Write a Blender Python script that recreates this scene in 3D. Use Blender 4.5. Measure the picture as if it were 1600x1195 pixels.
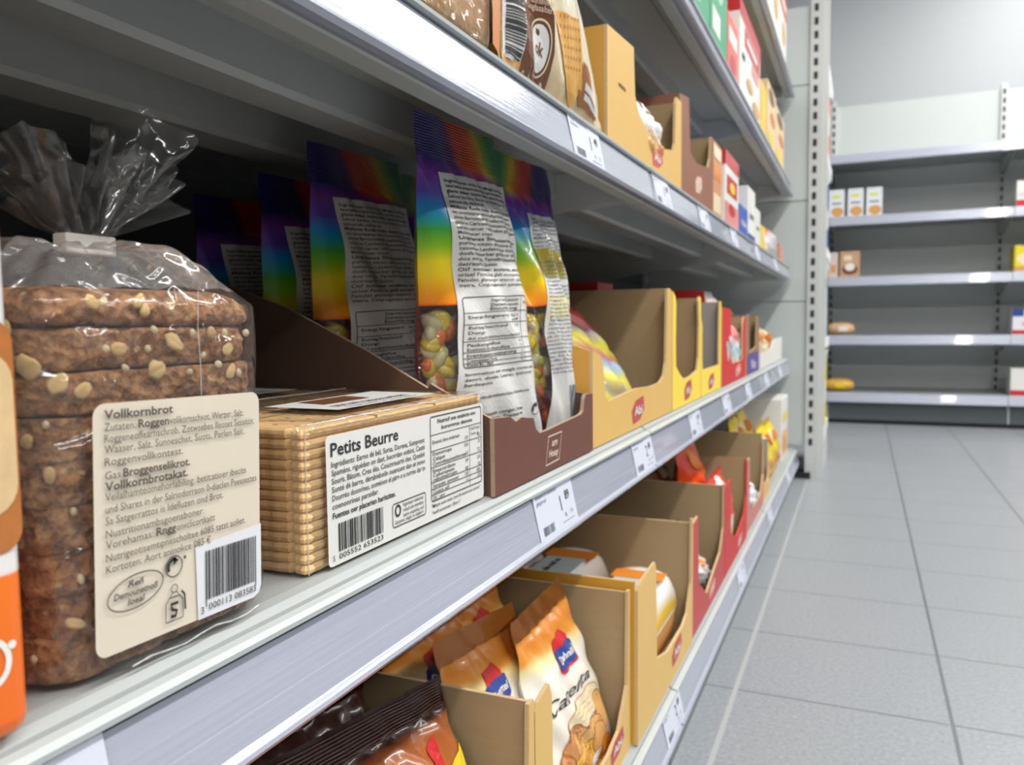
import bpy, bmesh, math, random
from mathutils import Vector, Matrix, noise
from mathutils.geometry import tessellate_polygon
R = random.Random(7)
SC = bpy.context.scene
COL = SC.collection
for o in list(bpy.data.objects): bpy.data.objects.remove(o)

# ------------------------------------------------------------ camera
F, VX, VY, ROLL, CAMZ = 1250.0, 1347.0, 500.0, .012, .475
def camera():
    yc = Vector(((VX-800)/F, (VY-597.5)/F, 1)).normalized()          # shelf direction seen from the camera (right, down, forward)
    zc = Vector((1, -ROLL, 0)).cross(yc).normalized()
    if zc.y > 0: zc = -zc
    xc = yc.cross(zc)
    right = Vector((xc.x, yc.x, zc.x)); down = Vector((xc.y, yc.y, zc.y)); fwd = Vector((xc.z, yc.z, zc.z))
    cd = bpy.data.cameras.new('camera'); co = bpy.data.objects.new('camera', cd); COL.objects.link(co)
    m = Matrix((right, -down, -fwd)).transposed().to_4x4(); m.translation = (0, 0, CAMZ)
    co.matrix_world = m
    cd.sensor_fit = 'HORIZONTAL'; cd.sensor_width = 36; cd.lens = 36*F/1600
    cd.clip_start = .01; cd.clip_end = 60
    cd.dof.use_dof = True; cd.dof.focus_distance = .37; cd.dof.aperture_fstop = 14.5
    SC.camera = co
camera()
# ------------------------------------------------------------ world, lamps, exposure
SC.view_settings.view_transform = 'Standard'; SC.view_settings.look = 'None'
SC.view_settings.gamma = 1; SC.view_settings.use_curve_mapping = False
SC.view_settings.exposure = 0.0
SC.cycles.transparent_max_bounces = 40
W = bpy.data.worlds.new('store_ambient'); SC.world = W; W.use_nodes = True
W.node_tree.nodes['Background'].inputs[0].default_value = (.93, .97, 1, 1)
W.node_tree.nodes['Background'].inputs[1].default_value = .09
LAMPS = [(.86, 1.6, 2.56, .13, 5.8, 125), (2.5, 1.6, 2.56, .12, 5.8, 90), (.75, 2.6, 3.0, 3.2, .12, 28), (1.3, -3.6, 2.56, 2.6, .25, 185)]  # last two are unseen fill lamps, added to brighten far shelves and front faces
for lx, ly, lz, sx, sy, pw in LAMPS:
    ld = bpy.data.lights.new('strip_lamp', 'AREA'); ld.shape = 'RECTANGLE'; ld.size = sx; ld.size_y = sy
    ld.energy = pw; ld.color = (1, .985, .95)
    lo = bpy.data.objects.new('strip_lamp', ld); lo.location = (lx, ly, lz-.07); COL.objects.link(lo)

# ------------------------------------------------------------ materials
def C(h):
    h = h.lstrip('#'); r = [int(h[i:i+2], 16)/255 for i in (0, 2, 4)]
    return tuple(c/12.92 if c <= .04045 else ((c+.055)/1.055)**2.4 for c in r) + (1,)
MATS = {}
def nt(name):
    m = bpy.data.materials.new(name); m.use_nodes = True
    return m, m.node_tree.nodes, m.node_tree.links, m.node_tree.nodes['Principled BSDF']
def pm(name, col, rough=.5, metal=0, var=0, vscale=60, bump=0, bscale=200, coat=0, stretch=None, spec=.5):
    """plain procedural material: colour with noise variation and bump"""
    if name in MATS: return MATS[name]
    m, n, l, b = nt(name)
    c = C(col) if isinstance(col, str) else col
    b.inputs['Base Color'].default_value = c; b.inputs['Roughness'].default_value = rough
    b.inputs['Metallic'].default_value = metal; b.inputs['Coat Weight'].default_value = coat
    b.inputs['Specular IOR Level'].default_value = spec
    if var or bump:
        tc = n.new('ShaderNodeTexCoord'); mp = n.new('ShaderNodeMapping'); l.new(tc.outputs['Object'], mp.inputs[0])
        if stretch: mp.inputs['Scale'].default_value = stretch
    if var:
        t = n.new('ShaderNodeTexNoise'); t.inputs['Scale'].default_value = vscale; t.inputs['Detail'].default_value = 3
        l.new(mp.outputs[0], t.inputs['Vector'])
        mx = n.new('ShaderNodeMix'); mx.data_type = 'RGBA'
        mx.inputs[6].default_value = tuple(x*(1-var) for x in c[:3])+(1,); mx.inputs[7].default_value = tuple(min(1, x*(1+var)) for x in c[:3])+(1,)
        l.new(t.outputs[0], mx.inputs[0]); l.new(mx.outputs[2], b.inputs['Base Color'])
    if bump:
        t2 = n.new('ShaderNodeTexNoise'); t2.inputs['Scale'].default_value = bscale; l.new(mp.outputs[0], t2.inputs['Vector'])
        bp = n.new('ShaderNodeBump'); bp.inputs['Strength'].default_value = bump; bp.inputs['Distance'].default_value = .002
        l.new(t2.outputs[0], bp.inputs['Height']); l.new(bp.outputs[0], b.inputs['Normal'])
    MATS[name] = m; return m
def film(name, white=.03, k=.55, base=.03, rough=.09, bscale=28, bump=.35, tint=(.97, .97, .97, 1), ridged=False):
    """thin clear plastic: transparent with fresnel gloss and crinkle bump"""
    if name in MATS: return MATS[name]
    m, n, l, b = nt(name); n.remove(b); out = n['Material Output']
    tr = n.new('ShaderNodeBsdfTransparent'); tr.inputs[0].default_value = tint
    gl = n.new('ShaderNodeBsdfGlossy'); gl.inputs['Roughness'].default_value = rough
    df = n.new('ShaderNodeBsdfDiffuse'); df.inputs[0].default_value = (.85, .85, .85, 1)
    lw = n.new('ShaderNodeLayerWeight'); lw.inputs[0].default_value = .35
    tc = n.new('ShaderNodeTexCoord'); t = n.new('ShaderNodeTexNoise'); t.inputs['Scale'].default_value = bscale; t.inputs['Detail'].default_value = 2; t.inputs['Distortion'].default_value = .6
    if ridged: t.noise_type = 'RIDGED_MULTIFRACTAL'; t.normalize = True
    l.new(tc.outputs['Object'], t.inputs['Vector'])
    bp = n.new('ShaderNodeBump'); bp.inputs['Strength'].default_value = bump; bp.inputs['Distance'].default_value = .006
    l.new(t.outputs[0], bp.inputs['Height'])
    for q in (gl, lw): l.new(bp.outputs[0], q.inputs['Normal'])
    ma = n.new('ShaderNodeMath'); ma.operation = 'MULTIPLY_ADD'; ma.inputs[1].default_value = k; ma.inputs[2].default_value = base
    l.new(lw.outputs['Fresnel'], ma.inputs[0])
    m1 = n.new('ShaderNodeMixShader'); m1.inputs[0].default_value = white; l.new(tr.outputs[0], m1.inputs[1]); l.new(df.outputs[0], m1.inputs[2])
    m2 = n.new('ShaderNodeMixShader'); l.new(ma.outputs[0], m2.inputs[0]); l.new(m1.outputs[0], m2.inputs[1]); l.new(gl.outputs[0], m2.inputs[2])
    l.new(m2.outputs[0], out.inputs[0]); MATS[name] = m; return m
def ramp(n, stops):
    r = n.new('ShaderNodeValToRGB'); e = r.color_ramp.elements
    while len(e) < len(stops): e.new(.5)
    for q, (p, c) in zip(e, stops): q.position = p; q.color = C(c)
    return r
def rainbow_mat():
    m, n, l, b = nt('rainbow_print'); b.inputs['Roughness'].default_value = .28; b.inputs['Coat Weight'].default_value = .4
    uv = n.new('ShaderNodeUVMap'); sp = n.new('ShaderNodeSeparateXYZ'); l.new(uv.outputs[0], sp.inputs[0])
    r1 = ramp(n, [(.0, '#c8281c'), (.480, '#d2321e'), (.488, '#f08a14'), (.525, '#f7a81a'), (.56, '#f6d21a'), (.60, '#f0d820'), (.64, '#8cc020'), (.685, '#3fa63a'), (.715, '#1f9aa8'), (.75, '#1f86cf'), (.785, '#5a46b0'), (.85, '#7d3a9c')])
    l.new(sp.outputs[1], r1.inputs[0])
    ma = n.new('ShaderNodeMath'); ma.operation = 'MULTIPLY_ADD'; ma.inputs[1].default_value = .9
    l.new(sp.outputs[1], ma.inputs[0]); l.new(sp.outputs[0], ma.inputs[2])
    r2 = ramp(n, [(.0, '#2c2478'), (.28, '#33287c'), (.38, '#6a2a6a'), (.43, '#cc3420'), (.56, '#d8401c'), (.66, '#e2701c'), (.76, '#f0c41c'), (.84, '#8cb428'), (.93, '#1f8a4a')])
    sc = n.new('ShaderNodeMath'); sc.operation = 'MULTIPLY_ADD'; sc.inputs[1].default_value = 1; sc.inputs[2].default_value = -.837
    l.new(ma.outputs[0], sc.inputs[0]); l.new(sc.outputs[0], r2.inputs[0])
    st = n.new('ShaderNodeMapRange'); st.inputs[1].default_value = .84; st.inputs[2].default_value = .885; l.new(sp.outputs[1], st.inputs[0])
    mx = n.new('ShaderNodeMix'); mx.data_type = 'RGBA'; l.new(st.outputs[0], mx.inputs[0]); l.new(r1.outputs[0], mx.inputs[6]); l.new(r2.outputs[0], mx.inputs[7])
    l.new(mx.outputs[2], b.inputs['Base Color'])
    w = n.new('ShaderNodeTexWave'); w.bands_direction = 'Y'; w.inputs['Scale'].default_value = 42; l.new(uv.outputs[0], w.inputs[0])
    mk = n.new('ShaderNodeMath'); mk.operation = 'GREATER_THAN'; mk.inputs[1].default_value = .885; l.new(sp.outputs[1], mk.inputs[0])
    mm = n.new('ShaderNodeMath'); mm.operation = 'MULTIPLY'; l.new(w.outputs[1], mm.inputs[0]); l.new(mk.outputs[0], mm.inputs[1])
    bp = n.new('ShaderNodeBump'); bp.inputs['Strength'].default_value = .6; bp.inputs['Distance'].default_value = .0011; l.new(mm.outputs[0], bp.inputs['Height']); l.new(bp.outputs[0], b.inputs['Normal'])
    return m
def uvramp(name, stops, axis=1, rough=.35, coat=.3, mix_u=0, noise_amt=0):
    """packaging print: colour bands along the pack's own height (UV)"""
    if name in MATS: return MATS[name]
    m, n, l, b = nt(name); b.inputs['Roughness'].default_value = rough; b.inputs['Coat Weight'].default_value = coat
    uv = n.new('ShaderNodeUVMap'); sp = n.new('ShaderNodeSeparateXYZ'); l.new(uv.outputs[0], sp.inputs[0])
    src = sp.outputs[axis]
    if mix_u or noise_amt:
        ma = n.new('ShaderNodeMath'); ma.operation = 'MULTIPLY_ADD'; ma.inputs[1].default_value = mix_u; l.new(sp.outputs[1-axis], ma.inputs[0]); l.new(src, ma.inputs[2]); src = ma.outputs[0]
    if noise_amt:
        t = n.new('ShaderNodeTexNoise'); t.inputs['Scale'].default_value = 6; l.new(uv.outputs[0], t.inputs[0])
        mb = n.new('ShaderNodeMath'); mb.operation = 'MULTIPLY_ADD'; mb.inputs[1].default_value = noise_amt; l.new(t.outputs[0], mb.inputs[0]); l.new(src, mb.inputs[2]); src = mb.outputs[0]
    r = ramp(n, stops); l.new(src, r.inputs[0]); l.new(r.outputs[0], b.inputs['Base Color'])
    MATS[name] = m; return m
def bread_mat():
    m, n, l, b = nt('wholegrain_crumb'); b.inputs['Roughness'].default_value = .8
    tc = n.new('ShaderNodeTexCoord')
    t = n.new('ShaderNodeTexNoise'); t.inputs['Scale'].default_value = 190; t.inputs['Detail'].default_value = 6; t.inputs['Roughness'].default_value = .7; l.new(tc.outputs['Object'], t.inputs[0])
    r = ramp(n, [(.27, '#4a2c1a'), (.42, '#9a6642'), (.55, '#c48e5e'), (.75, '#e8bc88')]); l.new(t.outputs[0], r.inputs[0])
    v = n.new('ShaderNodeTexVoronoi'); v.inputs['Scale'].default_value = 170; l.new(tc.outputs['Object'], v.inputs[0])
    g = n.new('ShaderNodeMath'); g.operation = 'LESS_THAN'; g.inputs[1].default_value = .2; l.new(v.outputs['Distance'], g.inputs[0])
    t3 = n.new('ShaderNodeTexNoise'); t3.inputs['Scale'].default_value = 42; l.new(tc.outputs['Object'], t3.inputs[0])
    g2 = n.new('ShaderNodeMath'); g2.operation = 'GREATER_THAN'; g2.inputs[1].default_value = .55; l.new(t3.outputs[0], g2.inputs[0])
    g3 = n.new('ShaderNodeMath'); g3.operation = 'MULTIPLY'; l.new(g.outputs[0], g3.inputs[0]); l.new(g2.outputs[0], g3.inputs[1])
    mx = n.new('ShaderNodeMix'); mx.data_type = 'RGBA'; l.new(g3.outputs[0], mx.inputs[0]); l.new(r.outputs[0], mx.inputs[6]); mx.inputs[7].default_value = C('#dcb88c')
    l.new(mx.outputs[2], b.inputs['Base Color'])
    v2 = n.new('ShaderNodeTexVoronoi'); v2.inputs['Scale'].default_value = 260; l.new(tc.outputs['Object'], v2.inputs[0])
    ad = n.new('ShaderNodeMath'); ad.operation = 'ADD'; l.new(t.outputs[0], ad.inputs[0]); l.new(v2.outputs['Distance'], ad.inputs[1])
    bp = n.new('ShaderNodeBump'); bp.inputs['Strength'].default_value = 1; bp.inputs['Distance'].default_value = .0035; l.new(ad.outputs[0], bp.inputs['Height']); l.new(bp.outputs[0], b.inputs['Normal'])
    return m
def floor_mat():
    m, n, l, b = nt('grey_floor_tile'); tc = n.new('ShaderNodeTexCoord'); sp = n.new('ShaderNodeSeparateXYZ'); l.new(tc.outputs['Object'], sp.inputs[0])
    def mth(op, a, c=None, d=None):
        q = n.new('ShaderNodeMath'); q.operation = op
        for i, z in enumerate((a, c, d)):
            if z is None: continue
            if isinstance(z, (int, float)): q.inputs[i].default_value = z
            else: l.new(z, q.inputs[i])
        return q.outputs[0]
    def line(src, off, per, w):
        f = mth('FRACT', mth('DIVIDE', mth('ADD', src, 20*per-off), per))
        d = mth('MINIMUM', f, mth('SUBTRACT', 1.0, f))
        return mth('LESS_THAN', d, w/per)
    lx = line(sp.outputs[0], .106, .2475, .0022); ly = line(sp.outputs[1], 1.035, .2125, .0016)
    g = mth('MAXIMUM', lx, ly)
    wl = mth('LESS_THAN', mth('ABSOLUTE', mth('ADD', sp.outputs[0], .1415)), .003)
    t = n.new('ShaderNodeTexNoise'); t.inputs['Scale'].default_value = 190; t.inputs['Detail'].default_value = 4; l.new(tc.outputs['Object'], t.inputs[0])
    r = ramp(n, [(.3, '#84888d'), (.5, '#8f9398'), (.66, '#95999e'), (.74, '#a4a8ac')]); l.new(t.outputs[0], r.inputs[0])
    v = n.new('ShaderNodeTexVoronoi'); v.inputs['Scale'].default_value = 75; l.new(tc.outputs['Object'], v.inputs[0])
    sg = mth('LESS_THAN', v.outputs['Distance'], .12)
    m0 = n.new('ShaderNodeMix'); m0.data_type = 'RGBA'; l.new(mth('MULTIPLY', sg, .16), m0.inputs[0]); l.new(r.outputs[0], m0.inputs[6]); m0.inputs[7].default_value = C('#cdd0d2')
    m1 = n.new('ShaderNodeMix'); m1.data_type = 'RGBA'; l.new(g, m1.inputs[0]); l.new(m0.outputs[2], m1.inputs[6]); m1.inputs[7].default_value = C('#666a6d')
    m2 = n.new('ShaderNodeMix'); m2.data_type = 'RGBA'; l.new(wl, m2.inputs[0]); l.new(m1.outputs[2], m2.inputs[6]); m2.inputs[7].default_value = C('#a6a9a9')
    l.new(m2.outputs[2], b.inputs['Base Color']); b.inputs['Roughness'].default_value = .32
    bp = n.new('ShaderNodeBump'); bp.inputs['Strength'].default_value = .25; bp.inputs['Distance'].default_value = .0015
    l.new(mth('SUBTRACT', t.outputs[0], g), bp.inputs['Height']); l.new(bp.outputs[0], b.inputs['Normal'])
    return m

# ------------------------------------------------------------ mesh helpers
OFF = {}; BODY = {}; PRINTS = {'printed_panel', 'front_print', 'back_label', 'bag_print', 'printed_logo', 'crimped_seal', 'printed_text', 'film_print'}
def woff(o): return OFF.get(o.name, Vector((0, 0, 0))) if o else Vector((0, 0, 0))
def refine(shape, L):
    v = list(shape[0]); todo = []; out = []
    for t in shape[1]:
        for k in range(1, len(t)-1): todo.append((t[0], t[k], t[k+1], 0))
    mid = {}
    def M(a, b):
        k = (min(a, b), max(a, b))
        if k not in mid: mid[k] = len(v); v.append(((v[a][0]+v[b][0])/2, (v[a][1]+v[b][1])/2))
        return mid[k]
    while todo:
        a, b, c, d = todo.pop()
        e = [math.dist(v[a], v[b]), math.dist(v[b], v[c]), math.dist(v[c], v[a])]; q = max(e)
        if q <= L or d > 14: out.append((a, b, c)); continue
        i = e.index(q)
        if i == 1: a, b, c = b, c, a
        elif i == 2: a, b, c = c, a, b
        m = M(a, b); todo += [(a, m, c, d+1), (m, b, c, d+1)]
    return v, out
class MB:
    def __init__(s): s.v = []; s.f = []; s.m = []; s.u = []
    def face(s, pts, m=0, uv=None):
        i = len(s.v); s.v += [tuple(p) for p in pts]; s.f.append(tuple(range(i, i+len(pts)))); s.m.append(m); s.u.append(uv)
    def box(s, x0, x1, y0, y1, z0, z1, m=0):
        p = [(x, y, z) for x in (x0, x1) for y in (y0, y1) for z in (z0, z1)]
        i = len(s.v); s.v += p
        uvs = {0: (0, 0), 1: (0, 1), 2: (1, 0), 3: (1, 1)}
        for q in ((0, 1, 3, 2), (4, 6, 7, 5), (0, 4, 5, 1), (2, 3, 7, 6), (0, 2, 6, 4), (1, 5, 7, 3)):
            s.f.append(tuple(i+k for k in q)); s.m.append(m)
            s.u.append([((p[k][1]-y0)/max(1e-6, y1-y0) if q in ((0, 1, 3, 2), (4, 6, 7, 5)) else (p[k][0]-x0)/max(1e-6, x1-x0), (p[k][2]-z0)/max(1e-6, z1-z0)) for k in q])
    def prism(s, poly, axis, a, b, ma=0, mb=0, ms=0):
        """poly: 2D outline in the plane across axis ('x': (y,z), 'y': (x,z), 'z': (x,y)); ma = cap at a, mb = cap at b"""
        def P(p, t): return {'x': (t, p[0], p[1]), 'y': (p[0], t, p[1]), 'z': (p[0], p[1], t)}[axis]
        n = len(poly); i = len(s.v); s.v += [P(p, a) for p in poly]+[P(p, b) for p in poly]
        for t in tessellate_polygon([[Vector((p[0], p[1], 0)) for p in poly]]):
            s.f.append(tuple(i+k for k in t)); s.m.append(ma); s.u.append(None)
            s.f.append(tuple(i+n+k for k in reversed(t))); s.m.append(mb); s.u.append(None)
        for k in range(n):
            s.f.append((i+k, i+(k+1) % n, i+n+(k+1) % n, i+n+k)); s.m.append(ms); s.u.append(None)
    def grid(s, fn, nu, nv, m=0, wrap=False, u0=0, u1=1, v0=0, v1=1):
        i = len(s.v)
        for b in range(nv+1):
            for a in range(nu+(0 if wrap else 1)):
                s.v.append(tuple(fn(u0+(u1-u0)*a/nu, v0+(v1-v0)*b/nv)))
        w = nu if wrap else nu+1
        for b in range(nv):
            for a in range(nu):
                q = (i+b*w+a, i+b*w+(a+1) % w, i+(b+1)*w+(a+1) % w, i+(b+1)*w+a)
                U = lambda x, y: (u0+(u1-u0)*x/nu, v0+(v1-v0)*y/nv)
                uv = [U(a, b), U(a+1, b), U(a+1, b+1), U(a, b+1)]
                s.f.append(q); s.m.append(m(uv[0][0]+.5/nu, uv[0][1]+.5/nv) if callable(m) else m); s.u.append(uv)
    def put(s, shape, fn, off=0, m=0, L=0):
        """2D shape laid on a surface fn(a, c, off); L: longest edge kept on a curved surface"""
        if L or getattr(fn, 'L', 0): shape = refine(shape, L or fn.L)
        i = len(s.v); s.v += [tuple(fn(a, c, off)) for a, c in shape[0]]
        for t in shape[1]: s.f.append(tuple(i+k for k in t)); s.m.append(m); s.u.append(None)
    def build(s, name, mats, parent=None, smooth=False, bevel=0, segs=2, recalc=True):
        me = bpy.data.meshes.new(name); base = woff(parent)
        me.from_pydata([(Vector(v)-base)[:] for v in s.v], [], s.f)
        for q in (mats if isinstance(mats, (list, tuple)) else [mats]): me.materials.append(q)
        for p, k in zip(me.polygons, s.m): p.material_index = k; p.use_smooth = smooth
        if any(u for u in s.u):
            ul = me.uv_layers.new(name='UVMap')
            for p, u in zip(me.polygons, s.u):
                if u:
                    for li, q in zip(p.loop_indices, u): ul.data[li].uv = q
        if bevel or recalc:
            bm = bmesh.new(); bm.from_mesh(me)
            if bevel:
                bmesh.ops.bevel(bm, geom=[e for e in bm.edges if len(e.link_faces) == 2 and e.calc_face_angle(0) > .5], offset=bevel, segments=segs, affect='EDGES', profile=.5)
            if recalc: bmesh.ops.recalc_face_normals(bm, faces=bm.faces)
            bm.to_mesh(me); bm.free()
        o = bpy.data.objects.new(name, me); COL.objects.link(o)
        if parent and parent.name in BODY and name in PRINTS: parent = BODY[parent.name]
        if parent: o.parent = parent; OFF[o.name] = base
        return o
def tag(o, label=None, cat=None, group=None, kind=None):
    for k, v in (('label', label), ('category', cat), ('group', group), ('kind', kind)):
        if v: o[k] = v
    return o
def thing(name, label, cat, loc, group=None):
    o = bpy.data.objects.new(name, None); o.empty_display_size = .02; COL.objects.link(o); o.location = loc
    OFF[o.name] = Vector(loc); return tag(o, label, cat, group)
def single(mb, name, mats, label, cat, group=None, **k):
    return tag(mb.build(name, mats, None, **k), label, cat, group)
def copy_tree(o, d, label=None, parent=None):
    c = o.copy(); COL.objects.link(c); c.parent = parent
    if parent is None: c.location = o.location+Vector(d)
    OFF[c.name] = woff(o)+Vector(d)
    if label: c['label'] = label
    for ch in list(o.children): copy_tree(ch, d, None, c)
    return c

# ------------------------------------------------------------ flat shapes (verts, faces) for prints
TXT = {}
def text(s, size=1, bold=0, align='L', w=None, x=0, y=0, shear=0):
    key = (s, bold, shear)
    if key not in TXT:
        cu = bpy.data.curves.new('t', 'FONT'); cu.body = s; cu.resolution_u = 2; cu.offset = .022*bold; cu.shear = shear
        ob = bpy.data.objects.new('t', cu); COL.objects.link(ob)
        me = bpy.data.meshes.new_from_object(ob); vs = [(v.co.x, v.co.y) for v in me.vertices]; fs = [tuple(p.vertices) for p in me.polygons]
        bpy.data.objects.remove(ob); bpy.data.meshes.remove(me); TXT[key] = (vs, fs)
    vs, fs = TXT[key]
    if not vs: return vs, fs
    x0 = min(v[0] for v in vs); x1 = max(v[0] for v in vs)
    k = (w/(x1-x0)) if w else size
    ox = {'L': -x0*k, 'C': -(x0+x1)*k/2, 'R': -x1*k}[align]
    return [(x+ox+a*k, y+b*size) for a, b in vs], fs
def rect(a0, c0, a1, c1, nu=1, nv=1):
    v = [(a0+(a1-a0)*i/nu, c0+(c1-c0)*j/nv) for j in range(nv+1) for i in range(nu+1)]
    return v, [(j*(nu+1)+i, j*(nu+1)+i+1, (j+1)*(nu+1)+i+1, (j+1)*(nu+1)+i) for j in range(nv) for i in range(nu)]
def poly(pts): return list(pts), [tuple(t) for t in tessellate_polygon([[Vector((p[0], p[1], 0)) for p in pts]])]
def ell(a, c, ra, rc, n=28, rot=0):
    cr, sr = math.cos(rot), math.sin(rot)
    p = [(ra*math.cos(2*math.pi*i/n), rc*math.sin(2*math.pi*i/n)) for i in range(n)]
    return [(a, c)]+[(a+x*cr-y*sr, c+x*sr+y*cr) for x, y in p], [(0, 1+i, 1+(i+1) % n) for i in range(n)]
def stroke(pts, w, closed=False):
    v = []; f = []; n = len(pts)
    for i, p in enumerate(pts):
        a = Vector(pts[(i-1) % n] if closed or i else p); b = Vector(pts[(i+1) % n] if closed or i < n-1 else p)
        d = (b-a); d = d.normalized() if d.length else Vector((1, 0)); q = Vector((-d.y, d.x))*w/2
        v += [(p[0]+q.x, p[1]+q.y), (p[0]-q.x, p[1]-q.y)]
    for i in range(n if closed else n-1):
        j = (i+1) % n; f.append((2*i, 2*i+1, 2*j+1, 2*j))
    return v, f
def ering(a, c, ra, rc, w, rot=0, n=32):
    cr, sr = math.cos(rot), math.sin(rot)
    return stroke([(a+ra*math.cos(t)*cr-rc*math.sin(t)*sr, c+ra*math.cos(t)*sr+rc*math.sin(t)*cr) for t in [2*math.pi*i/n for i in range(n)]], w, True)
def rr(a0, c0, a1, c1, r, k=5):
    p = []
    for cx, cy, s in ((a1-r, c1-r, 0), (a0+r, c1-r, 1), (a0+r, c0+r, 2), (a1-r, c0+r, 3)):
        p += [(cx+r*math.cos((s+i/k)*math.pi/2), cy+r*math.sin((s+i/k)*math.pi/2)) for i in range(k+1)]
    return p
def merge(*shs):
    v = []; f = []
    for s in shs:
        i = len(v); v += s[0]; f += [tuple(i+k for k in t) for t in s[1]]
    return v, f
def barcode(a0, c0, a1, c1, seed=1, n=32, horiz=False):
    r = random.Random(seed); ws = []
    for i in range(n): ws += [r.choice((1, 1, 2, 3)), r.choice((1, 1, 2))]
    t = sum(ws); shs = []; p = 0
    for i in range(0, len(ws), 2):
        if horiz: shs.append(rect(a0, c0+(c1-c0)*p/t, a1, c0+(c1-c0)*(p+ws[i])/t))
        else: shs.append(rect(a0+(a1-a0)*p/t, c0, a0+(a1-a0)*(p+ws[i])/t, c1))
        p += ws[i]+ws[i+1]
    return merge(*shs)
SYL = 'de con tra ein sal ger mit vo lat ina cor sen pur nie sto gla ber tes ori fa nu cer dos mel quin ras'.split()
def gib(n, seed=0, cap=.2):
    r = random.Random(seed*131+n); out = ''
    while len(out) < n:
        w = ''.join(r.choice(SYL) for _ in range(r.choice((1, 2, 2, 3, 4)))); out += (w.capitalize() if r.random() < cap else w)+r.choice((' ', ' ', ' ', ', '))
    return out[:n].strip(' ,')
def flat(O, ea=(0, 1, 0), ec=(0, 0, 1), n=(1, 0, 0)):
    O = Vector(O); ea = Vector(ea); ec = Vector(ec); n = Vector(n)
    return lambda a, c, off=0: O+ea*a+ec*c+n*off
def smooth01(t): t = max(0, min(1, t)); return t*t*(3-2*t)
def bagfn(BL, BR, TL, TR, T, sb=.05, st=.09, cr=.0006, seed=0, pw=.55, pinch=.03, back=1.0):
    BL, BR, TL, TR = map(Vector, (BL, BR, TL, TR)); r = random.Random(seed)
    wv = [(r.uniform(1.5, 5), r.uniform(1, 6), r.uniform(0, 6.3)) for _ in range(5)]
    def S(u, v, side=1, off=0):
        g = math.sin(math.pi*max(0, min(1, (v-sb)/(1-sb-st))))**.6 if sb < v < 1-st else 0
        uu = .5+(u-.5)*(1-pinch*g*math.sin(math.pi*min(1, max(0, v))))
        b = BL.lerp(BR, uu); t = TL.lerp(TR, uu); p = b.lerp(t, v)
        n = (BR.lerp(TR, v)-BL.lerp(TL, v)).cross(t-b).normalized()
        f = max(0, 1-abs(2*u-1)**2.4)**pw
        w = sum(math.sin(6.28*(a*u+c*v)+ph) for a, c, ph in wv)*cr*(.35+f*g)
        e = smooth01((v-(1-st-.09))/.09)*(1-smooth01((v-(1-st))/.02)) + smooth01((sb+.07-v)/.07)*(v > sb)
        w += e*math.sin(u*46+seed)*cr*1.1
        return p+n*((T/2*f*g*(1 if side > 0 else -back)) + w + (off if side > 0 else -off))
    return S
def bag(name, label, cat, S, mats, mf=0, mb=None, group=None, nu=30, nv=52, base=None, part='pouch', flip=False):
    loc = base if base else (S(.5, 0)+S(.5, 0, -1))/2
    t = thing(name, label, cat, loc, group); m = MB()
    m.grid(lambda u, v: S(u, v, 1), nu, nv, mf); m.grid(lambda u, v: S(u, v, -1), nu, nv, mf if mb is None else mb)
    if flip: m.u = [[(1-q[0], q[1]) for q in uv] for uv in m.u]
    BODY[t.name] = m.build(part, mats, t, smooth=True, recalc=False); return t
def on(S, u0, u1, v0, v1, wa, wc):
    """label coordinates (a right, c down negative) spread over a patch of a pouch"""
    def fn(a, c, off=0):
        u = u0+(u1-u0)*a/wa; v = v1+(v1-v0)*c/wc
        return S(u, v, 1, off)
    fn.L = .045*min(wa/(u1-u0), wc/(v1-v0)); return fn
def lens_mesh(r, h, n=12, k=4, crease=0):
    """flattened pebble, z up"""
    m = MB()
    def fn(u, v):
        th = 2*math.pi*u; ph = math.pi*(v-.5); c = math.cos(ph)
        x, y, z = r*c*math.cos(th), r*c*math.sin(th), h*math.sin(ph)
        return x, y, z-(crease*h*math.exp(-(y/(.18*r))**2) if z > 0 else 0)
    m.grid(fn, n, k, 0, wrap=True)
    if crease: m.v = [(x*(1+.35*noise.noise(Vector((x*300+h*9e4, y*300, 1)))), y*(1+.35*noise.noise(Vector((x*300, y*300, 5+r*900)))), z) for x, y, z in m.v]
    return m
# ------------------------------------------------------------ shared materials
steel = pm('painted_steel', '#c6c9c8', .42, var=.03, vscale=8)
steel_d = pm('shelf_steel', '#9da1a1', .38, var=.04, vscale=10)
panelm = pm('panel_grey', '#c3c9c8', .5, var=.02, vscale=5)
farpanel = pm('far_panel_grey', '#cfd3d3', .5, var=.02, vscale=5)
railm = pm('rail_plastic', '#a3a7b6', .24, var=.10, vscale=14, bump=.10, bscale=22, coat=.5, stretch=(30, .35, 30))
railw = pm('rail_cap_white', '#b4baba', .38)
kickm = pm('kick_grey', '#6f7576', .5)
kickd = pm('kick_dark', '#4c5358', .5)
dark = pm('slot_dark', '#202426', .8)
black = pm('black_plastic', '#131414', .6)
white = pm('white_paint', '#dfe3e4', .6)
paper = pm('tag_paper', '#ccd0de', .5)
ink = pm('ink_grey', '#6d7280', .7); inkd = pm('ink_dark', '#2c2b2c', .7); inkb = pm('ink_brown', '#4a413b', .7)
lw = pm('label_white', '#dcdbd8', .4, coat=.15); lc = pm('label_cream', '#d8cdbb', .42, var=.03, vscale=30, coat=.1)
kraft = pm('kraft_board', '#a68d69', .85, var=.07, vscale=40, stretch=(1, 1, 6)); kraft_e = pm('kraft_edge', '#c8ab80', .9, var=.18, vscale=500)
greyboard = pm('grey_board', '#a39c94', .85, var=.05, vscale=40)
clear = film('clear_film')
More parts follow.
